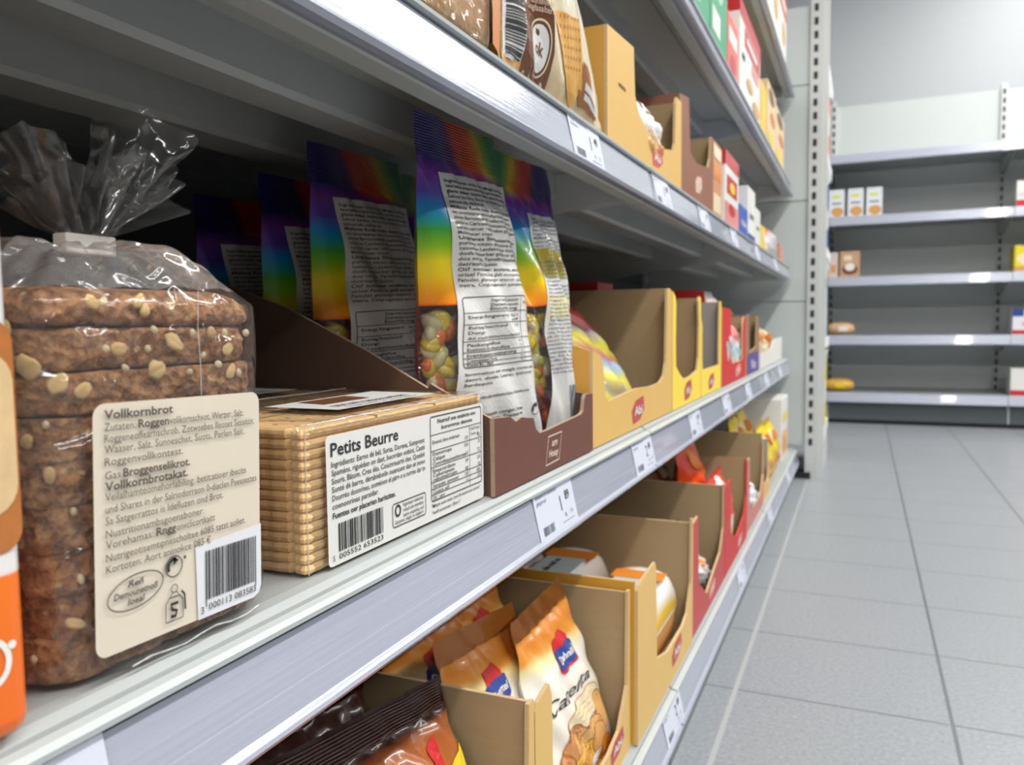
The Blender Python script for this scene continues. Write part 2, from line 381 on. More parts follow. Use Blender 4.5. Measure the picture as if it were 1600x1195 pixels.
white_p = pm('print_white', '#e9e6e0', .4, coat=.2); red_p = pm('print_red', '#c3262c', .4, coat=.2); blue_p = pm('print_blue', '#24428f', .4, coat=.2)
yel_p = pm('print_yellow', '#f0cf2e', .4, coat=.2); org_p = pm('print_orange', '#e2862a', .4, coat=.2); tan_p = pm('print_tan', '#cf9a55', .45, coat=.2)
brn_p = pm('print_brown', '#6e4026', .45, coat=.2); grn_p = pm('print_green', '#1f7a52', .4, coat=.2); cre_p = pm('print_cream', '#e8d9b4', .4, coat=.2); pink_p = pm('print_pink', '#e58f8c', .4, coat=.2)

# ------------------------------------------------------------ room
def structure(mb, name, mat, **k):
    o = mb.build(name, mat, None, **k); o['kind'] = 'structure'; return o
m = MB(); m.box(-3.2, 3.4, -7.0, 4.9, -.06, 0); structure(m, 'floor', floor_mat())
m = MB(); m.box(-3.2, 3.4, 4.9, 5.0, 0, 3.06); structure(m, 'wall_back', pm('wall_paint', '#c2c5c9', .7, var=.02, vscale=2))
m = MB(); m.box(-3.2, 3.4, -7.0, 4.9, 3.06, 3.12); structure(m, 'ceiling', pm('ceiling_paint', '#dcdedd', .8))
for i, (lx, ly, lz, sx, sy, pw) in enumerate(LAMPS):
    t = thing('ceiling_light', ['long strip light on the ceiling above the aisle beside the shelves', 'long strip light on the ceiling at the right of the aisle', 'unseen strip light added across the aisle to brighten the far shelves', 'unseen wide fill light added behind the viewer, for the store lights there'][i], 'lamp', (lx, ly, lz-.06))
    m = MB(); m.box(lx-sx/2-.03, lx+sx/2+.03, ly-sy/2-.03, ly+sy/2+.03, lz-.05, lz+.06); m.build('housing', white, t)

# ------------------------------------------------------------ gondola with its shelves
JY = [-.90, -.04, .82, 1.68, 2.54]
g = thing('gondola_frame', 'grey steel back wall carrying the stocked bread and sweets shelves', 'shelving', (-.64, 1.0, 0))
for k in range(4):
    a, b = JY[k], JY[k+1]
    for z0 in (.0, .30, .60, .90, 1.20):
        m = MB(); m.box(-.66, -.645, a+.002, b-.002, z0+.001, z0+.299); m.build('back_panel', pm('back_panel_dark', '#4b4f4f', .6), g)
for y in JY:
    m = MB(); m.box(-.645, -.632, y-.015, y+.015, 0, 1.5)
    for i in range(36): m.box(-.6325, -.6315, y-.005, y+.005, .02+i*.04, .042+i*.04, 1)
    m.build('upright', [steel, dark], g)
LV = [('bottom', .092, .028), ('middle', .367, 0), ('upper', .640, 0), ('second highest', .885, 0), ('top', 1.172, 0)]
BAY = ['nearest bay', 'first bay beyond the nearest joint', 'middle bay of the aisle', 'far end bay by the slotted upright']
BAYT = ['mostly out of frame, nearest the viewer', 'nearest in view', 'in the middle of the run', 'at the far end by the slotted upright']
def shelf(level, zs, dx, k):
    a, b = JY[k]+.0018, JY[k+1]-.0018
    t = thing('shelf', 'grey metal %s shelf, bay %s' % (level, BAYT[k]), 'shelf', (-.4+dx, (a+b)/2, zs), 'metal shelves of the stocked gondola')
    P = lambda pts: [(x+dx, zs+z) for x, z in pts]
    xb = -.625-dx
    m = MB(); m.prism(P([(xb, 0), (-.2145, 0), (-.2100, -.0012), (-.2072, -.0035), (-.206, -.007), (-.206, -.042), (-.2075, -.0435), (-.2205, -.0435), (-.222, -.042), (-.222, -.009), (-.247, -.009), (-.248, -.0125), (-.2535, -.0125), (-.2545, -.006), (xb, -.006)]), 'y', a, b)
    m.build('shelf_tray', steel_d, t)
    if level == 'bottom':
        m = MB(); m.box(-.60, -.1795, a, b, .0, zs-.046); m.build('kick_plate', kickm, t)
    else:
        for x0, x1 in ((-.300, -.336), (-.402, -.446)):
            m = MB(); m.prism(P([(x0, -.006), (x0-.001, -.030), (x0-.004, -.034), (x1+.004, -.034), (x1+.001, -.030), (x1, -.006)]), 'y', a, b); m.build('stiffener', steel_d, t)
        for y in (a+.006, b-.008):
            m = MB(); m.prism(P([(-.228, -.0065), (-.62, -.0065), (-.62, -.075), (-.56, -.075), (-.30, -.045), (-.228, -.040)]), 'y', y, y+.002); m.build('bracket', steel, t)
    m = MB(); m.prism(P([(-.2062, -.0048), (-.2025, -.0052), (-.2005, -.0068), (-.2007, -.0088), (-.2030, -.0095), (-.2062, -.0095)]), 'y', a, b); rc_ = m
    m = MB(); m.prism(P([(-.2050, -.0112), (-.2034, -.0112), (-.1990, -.0300), (-.1988, -.0304), (-.1987, -.0308), (-.1968, -.0400), (-.1944, -.0418), (-.1932, -.0412), (-.1926, -.0426), (-.1944, -.0450), (-.2000, -.0446), (-.2052, -.0432)]), 'y', a, b)
    rc_.build('rail_cap', railw, m.build('price_rail', railm, t))
for lv, zs, dx in LV:
    for k in range(4): shelf(lv, zs, dx, k)

TAGS = {'middle': [(.121, 'below the loaf'), (.534, 'under the brown sweets tray'), (.787, 'under the tan tray'), (1.063, 'under the nearer bright yellow tray'), (1.33, 'under the red carton tray'), (1.60, 'beyond the red carton tray'), (1.92, 'near the far end'), (2.25, 'at the far end')],
        'upper': [(.609, 'above the rainbow sweet bags'), (.868, 'just beyond the rail seam'), (1.12, 'under the brown tray'), (1.40, 'under the red and white box'), (1.72, 'under the blue and white pack'), (2.1, 'near its far end')],
        'bottom': [(.80, 'beneath the tray of white and orange packs'), (1.31, 'beneath the second red tray'), (1.75, 'beneath the yellow packs'), (2.2, 'near its far end')]}
for lv, zs, dx in LV:
    for j, (y, where) in enumerate(TAGS.get(lv, [])):
        h = .0355 if lv != 'bottom' else .0335
        fn = flat((-.1962+dx, y-.0385, zs-.0405), ec=(-.2095, 0, .9778), n=(.9778, 0, .2095))
        d = MB(); d.put(rect(0, 0, .077, h), fn, 0, 0); d.put(rect(0, 0, .077, h), fn, -.0005, 0)
        s = 5+j+len(lv)
        for q, (w, c) in enumerate(((.040, .0285), (.018, .0245))): d.put(text(gib(int(w*520), s+q), .0042, w=w, x=.004, y=c), fn, .0002, 1)
        d.put(text('1' if j % 3 == 1 or lv == 'upper' else '2', .016, x=.047, y=.0125, bold=0), fn, .0002, 2)
        d.put(text(['89', '99', '49'][(j+2) % 3 if lv != 'middle' else (0 if j == 1 else j % 3)], .0095, bold=1, x=.058, y=.0185), fn, .0002, 2)
        d.put(text('kg', .0045, x=.052, y=.0075), fn, .0002, 1); d.put(text('1 St', .0045, x=.063, y=.0075), fn, .0002, 1)
        d.put(barcode(.008, .0025, .029, .0085, s, 14), fn, .0002, 1); d.put(rect(.045, .0035, .07, .004), fn, .0002, 1)
        single(d, 'price_tag', [paper, ink, inkd], 'white price tag on the %s shelf rail, %s' % (lv, where), 'price tag', 'price tags on the shelf rails', recalc=False)

# ------------------------------------------------------------ end-cap gondola beyond the run (seen from behind)
e = thing('end_gondola', 'pale grey panelled back of end-of-aisle shelving with a slotted upright', 'shelving', (-.4, 2.56, 0))
for z0, z1 in ((.10, .2), (.2, .532), (.535, .830), (.833, 1.166), (1.169, 1.392)):
    m = MB(); m.box(-.75, -.152, 2.560, 2.575, z0, z1); m.build('back_panel', panelm, e)
m = MB(); m.box(-.152, -.121, 2.550, 2.585, .0, 1.44); m.box(-.1205, -.101, 2.556, 2.58, .0, 1.44)
for i in range(35): m.box(-.142, -.131, 2.5492, 2.5502, .10+i*.0385, .121+i*.0385, 1)
m.build('upright', [steel, dark], e)
m = MB(); m.box(-.18, -.135, 2.535, 2.60, 0, .018); m.build('foot', black, e)
for i, zs in enumerate((.14, .42, .70, .98, 1.24)):
    t = thing('shelf', 'pale shelf edge on the aisle-end shelving, %s' % ['lowest', 'second from floor', 'third from floor', 'fourth from floor', 'highest'][i], 'shelf', (-.4, 2.8, zs), 'shelves on the end-of-aisle gondola')
    m = MB(); m.box(-.75, -.103, 2.59, 2.97, zs-.03, zs); m.build('shelf_tray', white, t)
    if i == 0: m = MB(); m.prism([(2.59, .0), (2.59, .105), (2.62, .105), (3.0, .06), (3.0, .0)], 'x', -.135, -.105); m.build('base_leg', steel, t)
    m = MB(); m.box(-.75, -.103, 2.972, 2.978, zs-.04, zs); m.build('price_rail', railm, t)
    m = MB(); m.prism([(2.585, zs-.04), (2.585, zs-.1), (2.62, zs-.1), (2.9, zs-.04)], 'x', -.105, -.102); m.build('bracket', steel, t)

# ------------------------------------------------------------ far wall gondola
FJ = [-1.60, -.87, -.145, .58, 1.305, 2.03]
f = thing('far_gondola', 'nearly empty grey wall shelving across the end of the aisle', 'shelving', (.4, 4.3, 0))
for k in range(5):
    a, b = FJ[k]+.008, FJ[k+1]-.008
    for z0, z1 in ((.1, .42), (.42, .74), (.74, .99), (.99, 1.22)):
        m = MB(); m.box(a, b, 4.36, 4.375, z0+.001, z1-.001); m.build('back_panel', farpanel, f)
    m = MB(); m.box(a, b, 4.36, 4.375, 1.221, 1.525); m.build('header_panel', panelm, f)
for x in FJ:
    m = MB(); m.box(x-.013, x+.013, 4.345, 4.372, 0, 1.55)
    for i in range(36): m.box(x-.005, x+.005, 4.3445, 4.3455, .1+i*.04, .124+i*.04, 1)
    m.build('upright', [steel, dark], f)
FZ = [.142, .405, .672, .945, 1.222]
for k in range(5):
    for i, zs in enumerate(FZ):
        a, b = FJ[k]+.001, FJ[k+1]-.001
        t = thing('shelf', 'grey wall shelf across the aisle end, %s level, %s bay' % (['lowest', 'second lowest', 'middle', 'second highest', 'highest'][i], ['hidden far left', 'hidden left', 'left', 'right', 'rightmost'][k]), 'shelf', ((a+b)/2, 4.2, zs), 'shelves on the far wall')
        m = MB(); m.box(a, b, 3.99, 4.355, zs-.022, zs); m.build('shelf_tray', steel_d, t)
        m = MB(); m.prism([(3.988, zs+.002), (3.976, zs-.002), (3.966, zs-.040), (3.972, zs-.044), (3.988, zs-.040)], 'x', a, b); m.build('price_rail', railm, t)
        if i == 0:
            m = MB(); m.box(a+.002, b-.002, 3.995, 4.02, .018, .098); m.build('kick_plate', kickd, t)
            m = MB(); m.box(a, b, 4.005, 4.02, 0, .018); m.build('plinth', black, t)
            m = MB(); m.box(a, a+.006, 3.99, 3.995, .02, .098); m.build('joint_strip', railw, t)
        for x in (a+.004, b-.008):
            m = MB(); m.prism([(4.02, zs-.022), (4.34, zs-.022), (4.34, zs-.08), (4.28, zs-.08)], 'x', x, x+.004); m.build('bracket', steel, t)
# ------------------------------------------------------------ generic packs
def carton(name, label, cat, x0, x1, y0, y1, z0, z1, mat, decor=(), group=None, bevel=.0015):
    """box; decor: (face '+x' or '-y', a0, c0, a1, c1 as fractions, material) printed panels"""
    t = thing(name, label, cat, ((x0+x1)/2, (y0+y1)/2, z0), group)
    m = MB(); m.box(x0, x1, y0, y1, z0, z1); BODY[t.name] = m.build('carton_body', mat, t, bevel=bevel)
    for i, dd in enumerate(decor):
        fc, a0, c0, a1, c1, dm = dd[:6]; kind = dd[6] if len(dd) > 6 else 'rect'
        fn, w, h = {'+x': (flat((x1, y0, z0)), y1-y0, z1-z0), '-y': (flat((x0, y0, z0), (1, 0, 0), (0, 0, 1), (0, -1, 0)), x1-x0, z1-z0), '+z': (flat((x1, y0, z1), (0, 1, 0), (-1, 0, 0), (0, 0, 1)), y1-y0, x1-x0)}[fc]
        d = MB(); sh = rect(a0*w, c0*h, a1*w, c1*h) if kind == 'rect' else ell((a0+a1)/2*w, (c0+c1)/2*h, (a1-a0)/2*w, (c1-c0)/2*h) if kind == 'ell' else text(kind, (c1-c0)*h, 1, w=(a1-a0)*w, x=a0*w, y=c0*h)
        d.put(sh, fn, .0003+.00015*i, 0); d.build('printed_panel', dm, t, recalc=False)
    return t
def tray(name, label, cat, y0, y1, xf, xb, z0, front, out, inner=None, hl=None, hr=None, back=None, logo=None, logo_mat=None, sl=None, sr=None, base_d=None, side=None, group=None, logo_txt='Abi', edge=None):
    """open cardboard display tray; front: outline (y, z) of its front panel; hl / hr heights or sl / sr outlines (x, z) of the side panels"""
    inner = inner or kraft; side = side or out; edge = edge or kraft_e; th = .003
    t = thing(name, label, cat, ((xf+xb)/2, (y0+y1)/2, z0), group)
    m = MB(); m.prism(front, 'x', xf-th, xf, 0, 1, 2); BODY[t.name] = m.build('front_panel', [inner, out, edge], t)
    for nm, ya, o in (('l', y0, sl or [(xf-th, z0), (xf-th, z0+hl), (xb, z0+hl), (xb, z0)]), ('r', y1-th, sr or [(xf-th, z0), (xf-th, z0+hr), (xb, z0+hr), (xb, z0)])):
        m = MB(); m.prism(o, 'y', ya, ya+th, 1 if nm == 'l' else 0, 0 if nm == 'l' else 1, 2); m.build('side_panel', [inner, side, edge], t)
    bz = z0+(back or max(hl or 0, hr or 0, .1))
    m = MB(); m.box(xb, xb+th, y0+th, y1-th, z0, bz); m.build('back_panel', inner, t)
    m = MB(); m.box(xb+th, xf-th, y0+th, y1-th, z0+.0003, z0+.0025); m.build('base', inner, t)
    if logo:
        a, c, w, h = logo; fn = flat((xf, a, c)); d = MB()
        d.put(poly([(-w*.42, -h/2), (w*.15, -h*.42), (w*.5, -h*.05), (w*.42, h/2), (-w*.2, h*.4), (-w*.5, h*.05)]), fn, .0003, 0)
        d.put(text(logo_txt, h*.5, 1, 'C', w=w*.62, y=-h*.18), fn, .0006, 1); d.build('printed_logo', [logo_mat or red_p, white_p], t, recalc=False)
    return t
def place(mb, name, mat, parent, pos, rot=(0, 0, 0), mesh=None):
    if mesh is None:
        o = mb.build(name, mat, None, smooth=True); mesh = o.data
    else: o = bpy.data.objects.new(name, mesh); COL.objects.link(o)
    o.parent = parent; o.location = Vector(pos)-woff(parent); o.rotation_euler = rot; OFF[o.name] = Vector(pos)
    return o
ZB, ZC, ZA, ZD, ZE = .367, .640, .092, .885, 1.172

# ------------------------------------------------------------ far left pack of bread
t = thing('bread_carton', 'orange and white pack with a bread picture at the left edge, before the bagged loaf', 'bread', (-.26, .08, ZB))
m = MB(); m.box(-.31, -.204, .02, .1405, ZB, .521)
m.build('pack_body', uvramp('orange_pack_print', [(0, '#e8690e'), (.285, '#ee7410'), (.29, '#e4e0dd'), (.32, '#e2dedb'), (.85, '#e0dedd'), (.855, '#d99a4c'), (.93, '#cf8a3a'), (1, '#d8a35c')]), t, bevel=.005, segs=3)
fn = flat((-.204, .02, ZB)); d = MB(); pic = pm('bread_slice_print', '#d9b88a', .5, var=.2, vscale=170, coat=.2); crust = pm('bread_crust_print', '#b06a30', .5, var=.35, vscale=120, coat=.2)
d.put(poly(rr(.015, .050, .1197, .1110, .006)), fn, .0003, 1); d.put(poly(rr(.019, .060, .1190, .103, .008)), fn, .0006, 0); d.build('bread_picture', [pic, crust], t, recalc=False)
d = MB(); d.put(ering(.109, .022, .005, .006, .0016), fn, .0003, 0); d.put(ell(.115, .0255, .0012, .0012, 10), fn, .0003, 0); d.put(text('g', .018, 1, 'R', x=.106, y=.018), fn, .0003, 0); d.build('lettering', white_p, t, recalc=False)

# ------------------------------------------------------------ bagged wholegrain loaf
t = thing('bread_loaf', 'sliced dark wholegrain loaf in a clear bag with a cream label and white clip', 'bread', (-.26, .20, ZB))
bm_ = bread_mat(); LX0, LX1, LY0, LY1 = -.305, -.211, .1535, .2455
NS = 9; ZT = .4895; hs = (ZT-ZB-.003)/NS
def slab(z0, z1, dy, dx, seed, top=False):
    m = MB(); r0 = .014; N = 220
    def outline(u):
        # rounded rectangle perimeter
        w, h = LX1-LX0-2*r0, LY1-LY0-2*r0; per = 2*(w+h)+2*math.pi*r0; s = u*per
        for k, (ln, P, D, A) in enumerate(((w, (LX0+r0, LY0), (1, 0), -math.pi/2), (h, (LX1, LY0+r0), (0, 1), 0), (w, (LX1-r0, LY1), (-1, 0), math.pi/2), (h, (LX0, LY1-r0), (0, -1), math.pi))):
            if s <= ln: return Vector((P[0]+D[0]*s, P[1]+D[1]*s)), Vector((D[1], -D[0]))
            s -= ln
            if s <= math.pi*r0/2:
                a = A+s/r0; c = {0: (LX1-r0, LY0+r0), 1: (LX1-r0, LY1-r0), 2: (LX0+r0, LY1-r0), 3: (LX0+r0, LY0+r0)}[k]
                return Vector((c[0]+r0*math.cos(a), c[1]+r0*math.sin(a))), Vector((math.cos(a), math.sin(a)))
            s -= math.pi*r0/2
        return Vector((LX0+r0, LY0)), Vector((0, -1))
    prof = [(-.0018, 0), (-.0004, .05), (0, .2), (.0002, .5), (0, .8), (-.0005, .95), (-.0020, 1)] if not top else [(-.004, 0), (-.0008, .1), (0, .3), (-.0012, .55), (-.004, .8), (-.010, .95), (-.020, 1.0)]
    KP = len(prof)-1; K = 14
    def fnn(u, v):
        f_ = v*KP; i_ = min(KP-1, int(f_)); e_ = f_-i_; o = (prof[i_][0]*(1-e_)+prof[i_+1][0]*e_)*(1 if z0 > .44 else .35); z = prof[i_][1]*(1-e_)+prof[i_+1][1]*e_; p, n = outline(u)
        zz = z0+(z1-z0)*z
        q = Vector((p.x, p.y, zz))
        nz = noise.noise(q*110+Vector((seed, 0, 0)))*.0014+noise.noise(q*260)*.0013+abs(noise.noise(q*420))*.0012-.0006
        p2 = p+n*(o+nz-.001)
        zz += noise.noise(q*90)*.0007*(1 if 0 < v < 1 else .6)
        return (p2.x+dx, p2.y+dy, zz)
    m.grid(fnn, N, K, 0, wrap=True)
    top_ring = [fnn(i/N, 1) for i in range(N)]; bot = [fnn(i/N, 0) for i in range(N)]
    m.face(top_ring, 0); m.face(list(reversed(bot)), 0); return m
for k in range(NS):
    z0 = ZB+.0025+k*hs
    slab(z0+(.0003 if k > 5 else -.0001), z0+hs-(.0003 if k > 4 else -.0001), R.uniform(-.0016, .0012) if k != NS-2 else -.002, R.uniform(-.0012, .0008), k*7, k == NS-1).build('bread_slice', bm_, t, smooth=True)
oatm = pm('oat_flake', '#e0bd80', .7, var=.2, vscale=300); oat2 = pm('sunflower_seed', '#dccba4', .6, var=.15, vscale=300)
fm = [lens_mesh(.0042, .0011, 12, 4, .6).build('oat_proto', oatm, None, smooth=True).data, lens_mesh(.0030, .0010, 10, 4, .5).build('oat_proto', oatm, None, smooth=True).data, lens_mesh(.0017, .0008, 8, 4).build('oat_proto', oat2, None, smooth=True).data]
for o in [o for o in COL.objects if o.name.startswith('oat_proto')]: bpy.data.objects.remove(o)
FL = [(.1547, .4642, 0), (.1594, .4593, 0), (.2005, .4703, 0), (.1928, .4615, 0), (.1739, .469, 2), (.1699, .4830, 1), (.1867, .4839, 1), (.1785, .4689, 1), (.1889, .4810, 1), (.1992, .4815, 2), (.1655, .457, 1), (.2249, .4673, 1), (.226, .4591, 1), (.2299, .4584, 2), (.1541, .4429, 1), (.1569, .4327, 1), (.1623, .4009, 2), (.1605, .3878, 1), (.2351, .473, 2), (.2174, .4732, 1), (.1567, .4475, 2), (.1923, .4746, 2), (.2085, .4734, 2), (.1525, .4751, 1), (.2405, .4136, 1), (.2406, .4286, 1), (.2321, .3790, 2), (.1537, .3779, 2), (.1614, .4214, 2), (.2236, .4731, 2), (.1805, .4628, 2), (.1738, .4834, 2), (.1894, .4685, 2), (.2130, .4655, 2), (.2065, .4600, 2), (.2200, .4620, 2)]
for i, (y, z, s) in enumerate(FL):
    x = LX1+.0002
    if y < LY0+.013: x = LX1-.014+math.sqrt(max(0, .014**2-(LY0+.014-y)**2))+.0001
    if y > LY1-.013: x = LX1-.014+math.sqrt(max(0, .014**2-(y-LY1+.014)**2))+.0001
    yaw = math.asin(max(-1, min(1, (LY0+.014-y)/.014))) if y < LY0+.013 else 0
    o = place(None, 'oat_flake', None, t, (x, y, z), (Matrix.Rotation(-yaw, 4, 'Z') @ Matrix.Rotation(math.pi/2+R.uniform(-.25, .25), 4, 'Y') @ Matrix.Rotation(R.uniform(0, 3.1), 4, 'Z')).to_euler(), fm[s]); o.scale = (R.uniform(.8, 1.15), R.uniform(.6, .95), 1)
# bag film: walls, shoulders gathered to the neck
NX, NY, ZN = -.250, .1995, .5025
def bagwall(u, v):
    a = 2*math.pi*u; c, s = math.cos(a), math.sin(a)
    p = 5.5; k = (abs(c)**p+abs(s)**p)**(-1/p)
    hx, hy = (LX1-LX0)/2+.0028, (LY1-LY0)/2+.0032; cx, cy = (LX0+LX1)/2, (LY0+LY1)/2
    rx, ry = cx+hx*k*c, cy+hy*k*s
    if v < .62:
        q = v/.62; z = ZB+.0006+q*(.4835-ZB); w = .0011*noise.noise(Vector((rx*60, ry*60, z*40)))+(.0012*math.sin(a*9+z*80)*(max(0, .12-q)/.12))
        tuck = -.004*max(0, 1-q/.05)
        return (rx+(w+tuck)*c, ry+(w+tuck)*s, z)
    q = (v-.62)/.38; e = q**.85
    nx, ny = NX+.0065*c, NY+.0115*s
    x, y = rx+(nx-rx)*e, ry+(ny-ry)*e
    z = .4835+(ZN-.4835)*(1-(1-q)**2.5) + .0028*math.sin(math.pi*q)*(.8+.5*math.sin(a*3+.6))+.0012*noise.noise(Vector((x*120, y*120, 3)))*math.sin(math.pi*q)*2
    pl = math.sin(a*13+2*math.sin(a*2))*.0011*math.sin(math.pi*q)+math.sin(a*29)*.0005*q*(1-q)*4
    return (x+pl*c, y+pl*s, z+pl)
wf = film('bread_bag_film', white=.03, k=.42, base=.035, rough=.11, bscale=75, bump=.9, ridged=True)
m = MB(); m.grid(bagwall, 200, 90, lambda u, v: 1 if v > .65 else 0, wrap=True); m.build('bag_film', [wf, film('bag_shoulder_film', white=.13, k=.6, base=.06, rough=.13, bscale=85, bump=1.0, ridged=True)], t, smooth=True)
seam_glint_film = film('film_seam_glint', white=.45, k=.5, base=.08, rough=.15)  # white put into thin film tubes: glints along folds, and the bag's seam
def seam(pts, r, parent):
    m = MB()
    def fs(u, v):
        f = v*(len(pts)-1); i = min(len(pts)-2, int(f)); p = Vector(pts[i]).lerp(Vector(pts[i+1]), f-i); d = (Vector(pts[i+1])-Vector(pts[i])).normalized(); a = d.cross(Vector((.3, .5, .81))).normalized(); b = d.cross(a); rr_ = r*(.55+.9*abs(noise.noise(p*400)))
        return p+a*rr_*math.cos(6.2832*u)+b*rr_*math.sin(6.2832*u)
    m.grid(fs, 6, (len(pts)-1)*6, 0, wrap=True); m.build('film_seam_glint', seam_glint_film, parent, smooth=True)
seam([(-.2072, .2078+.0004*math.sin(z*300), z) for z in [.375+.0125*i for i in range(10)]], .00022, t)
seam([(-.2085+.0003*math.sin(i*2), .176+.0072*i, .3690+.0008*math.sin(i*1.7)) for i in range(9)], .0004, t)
def petal(c0, edge, seed):
    def fnp(u, v):
        n = len(edge)-1; k = min(n-1, int(u*n)); q = u*n-k; e = Vector((*edge[k],)).lerp(Vector((*edge[k+1],)), q)
        b = Vector((NX+.003*math.sin(u*9+seed), NY-.009+.018*((u*(c0[1]-c0[0]))+c0[0]), .5075))
        tip = Vector((NX, e.x, e.y)); p = b.lerp(tip, v)
        p.x += v**.7*(.011*math.sin(u*13+seed)+.005*math.sin(u*31+seed*2))+.004*noise.noise(p*70)
        p.z += .0025*v*math.sin(u*17+seed)
        return p
    return fnp
ff = film('bag_top_film', white=.035, k=.55, base=.05, rough=.13, bscale=80, bump=1.0, ridged=True)
m = MB()
m.grid(petal((.45, 1), [(.206, .520), (.2085, .542), (.214, .551), (.2195, .5555), (.2265, .554), (.237, .5515), (.2485, .5455), (.248, .538), (.2425, .530), (.232, .520)], 1.0), 60, 26)
m.grid(petal((0, .6), [(.172, .520), (.168, .531), (.173, .538), (.182, .541), (.1895, .5415), (.195, .536), (.199, .529), (.2005, .522)], 3.1), 60, 26)
m.grid(petal((.5, 1), [(.207, .530), (.214, .540), (.224, .543), (.232, .539), (.234, .530), (.226, .519)], 4.6), 40, 20)
m.grid(petal((0, .4), [(.179, .518), (.180, .528), (.187, .532), (.196, .525)], 5.2), 40, 20)
m.build('bag_top', ff, t, smooth=True, recalc=False)
m = MB(); m.box(NX-.003, NX+.004, NY-.0100, NY+.0100, .5008, .5078); m.build('bag_clip', pm('clip_white', '#d9d7d2', .4), t, bevel=.0007)
# label
LB = flat((-.2062, .1648, .4530), (0, 1, -.028), (0, .040, 1)); LWd, LHt = .0708, .0765
labfn = LB
d = MB(); rp = rr(0, -LHt, LWd, 0, .004)
d.put(poly(rp), LB, -.0004, 0); d.put(poly([(.0385, -.0510), (.0395, -LHt), (LWd-.004, -LHt), (LWd-.0012, -LHt+.0012), (LWd, -LHt+.004), (LWd, -.0495)]), LB, .0001, 1)
LL = [(3.9, 'Vollkornbrot', 26, 1), (7.5, 'Zutaten: ', 11.2, 0), (10.9, 'Roggeneoffearnschrob, Zotwsebes Ileoset Sessitöt,', 64, 0), (14.2, 'Waaser, Salz, Sunneschet, Suots, Perlen Salc.', 59, 0), (17.9, 'Roggenvollkontest.', 30, 0), (22.0, 'Gas', 5.5, 0), (25.5, 'Vollkornbrotakat.', 32, 1), (28.5, 'Veilalhamteomehorlabiling, betit:atioer ibecits', 59.5, 0), (32.2, 'und Shares in der Salriodorraon 0-diaclan Peeesestes', 65, 0), (35.7, 'Sa Satgerrattos is Idefluzen ond Brot.', 48, 0), (39.6, 'Nustritionambsgoensboner.', 39, 0), (42.9, 'Vorehamas:', 17.5, 0), (46.8, 'Nutrigeotisemtıpnescholtee 6085 tatst aoliet.', 59, 0), (50.3, 'Kortoten: Aort aninokce 085 €', 42, 0)]
for b, s, w, bo in LL: d.put(text(s, .0038 if bo else .0034, bo, w=w*.001, x=.0033, y=-(b+.7)*.001), labfn, .0004, 2)
for b, s, x, w in ((7.5, 'Roggen', 15.6, 12), (22.0, 'Broggenselikrot.', 9.8, 26.5), (42.9, 'Rngg', 22, 8)): d.put(text(s, .0036, 1, w=w*.001, x=x*.001, y=-(b+.7)*.001), labfn, .0004, 2)
for b, s, x, w in ((7.5, 'volikornschvot, Werzer, Salz,', 27.8, 34), (42.9, 'onvclicortkaitt', 30.3, 17)): d.put(text(s, .0034, 0, w=w*.001, x=x*.001, y=-(b+.7)*.001), labfn, .0004, 2)
d.put(ering(.0140, -.0590, .0105, .0052, .0004, .12), labfn, .0004, 2)
for b, s, w in ((57.2, 'Reñ', .006), (60.0, 'Demounetnoß', .0165), (62.7, 'loeal', .0065)): d.put(text(s, .0028, 1, 'C', w=w, x=.0140, y=-b*.001, shear=.2), labfn, .0004, 2)
def recycle(cx, cy, r, s=.35):
    return merge(ering(cx, cy, r, r, r*.12), stroke([(cx+r*.72*math.cos(q), cy+r*.72*math.sin(q)) for q in [1.2+i*.28 for i in range(10)]], r*s), poly([(cx-r*.1, cy+r*.9), (cx+r*.62, cy+r*.55), (cx-r*.05, cy+r*.1)]))
d.put(recycle(.0290, -.0552, .0034), labfn, .0004, 3); d.put(ell(.0336, -.0532, .0006, .0006, 10), labfn, .0004, 2)
bx, bz = .0290, -.0685
d.put(stroke([(bx-.0036, bz-.0045), (bx-.0036, bz+.0015), (bx-.0022, bz+.0032), (bx+.0022, bz+.0032), (bx+.0036, bz+.0015), (bx+.0036, bz-.0045)], .0004, True), labfn, .0004, 2)
d.put(ering(bx, bz+.0060, .0013, .0013, .0003), labfn, .0004, 2); d.put(stroke([(bx-.0018, bz+.0034), (bx-.0008, bz+.0047), (bx+.0012, bz+.0047), (bx+.0018, bz+.0034)], .0003), labfn, .0004, 2)
d.put(stroke([(bx+.0016, bz+.0010), (bx-.0014, bz+.0010), (bx-.001, bz-.0008), (bx+.0010, bz-.0016), (bx+.0004, bz-.0032), (bx-.0016, bz-.0030)], .0011), labfn, .0004, 3)
d.put(stroke([(bx+.0030, bz+.0045), (bx+.0043, bz+.0030), (bx+.0046, bz-.0022)], .0007), labfn, .0004, 3)
d.put(barcode(.0432, -.0705, .0675, -.0535, 3, 34), labfn, .0004, 3); d.put(rect(.0428, -.0728, .0432, -.0535), labfn, .0004, 2); d.put(rect(.0674, -.0722, .0678, -.0535), labfn, .0004, 2)
d.put(text('3', .0036, 0, x=.0405, y=-.0748), labfn, .0005, 2); d.put(text('000113 083583', .0034, 0, w=.0235, x=.0440, y=-.0742), labfn, .0005, 2)
d.build('label', [lc, pm('label_bluewhite', '#dcdde2', .4), inkb, inkd], t, recalc=False)['label'] = 'cream printed label with barcode'

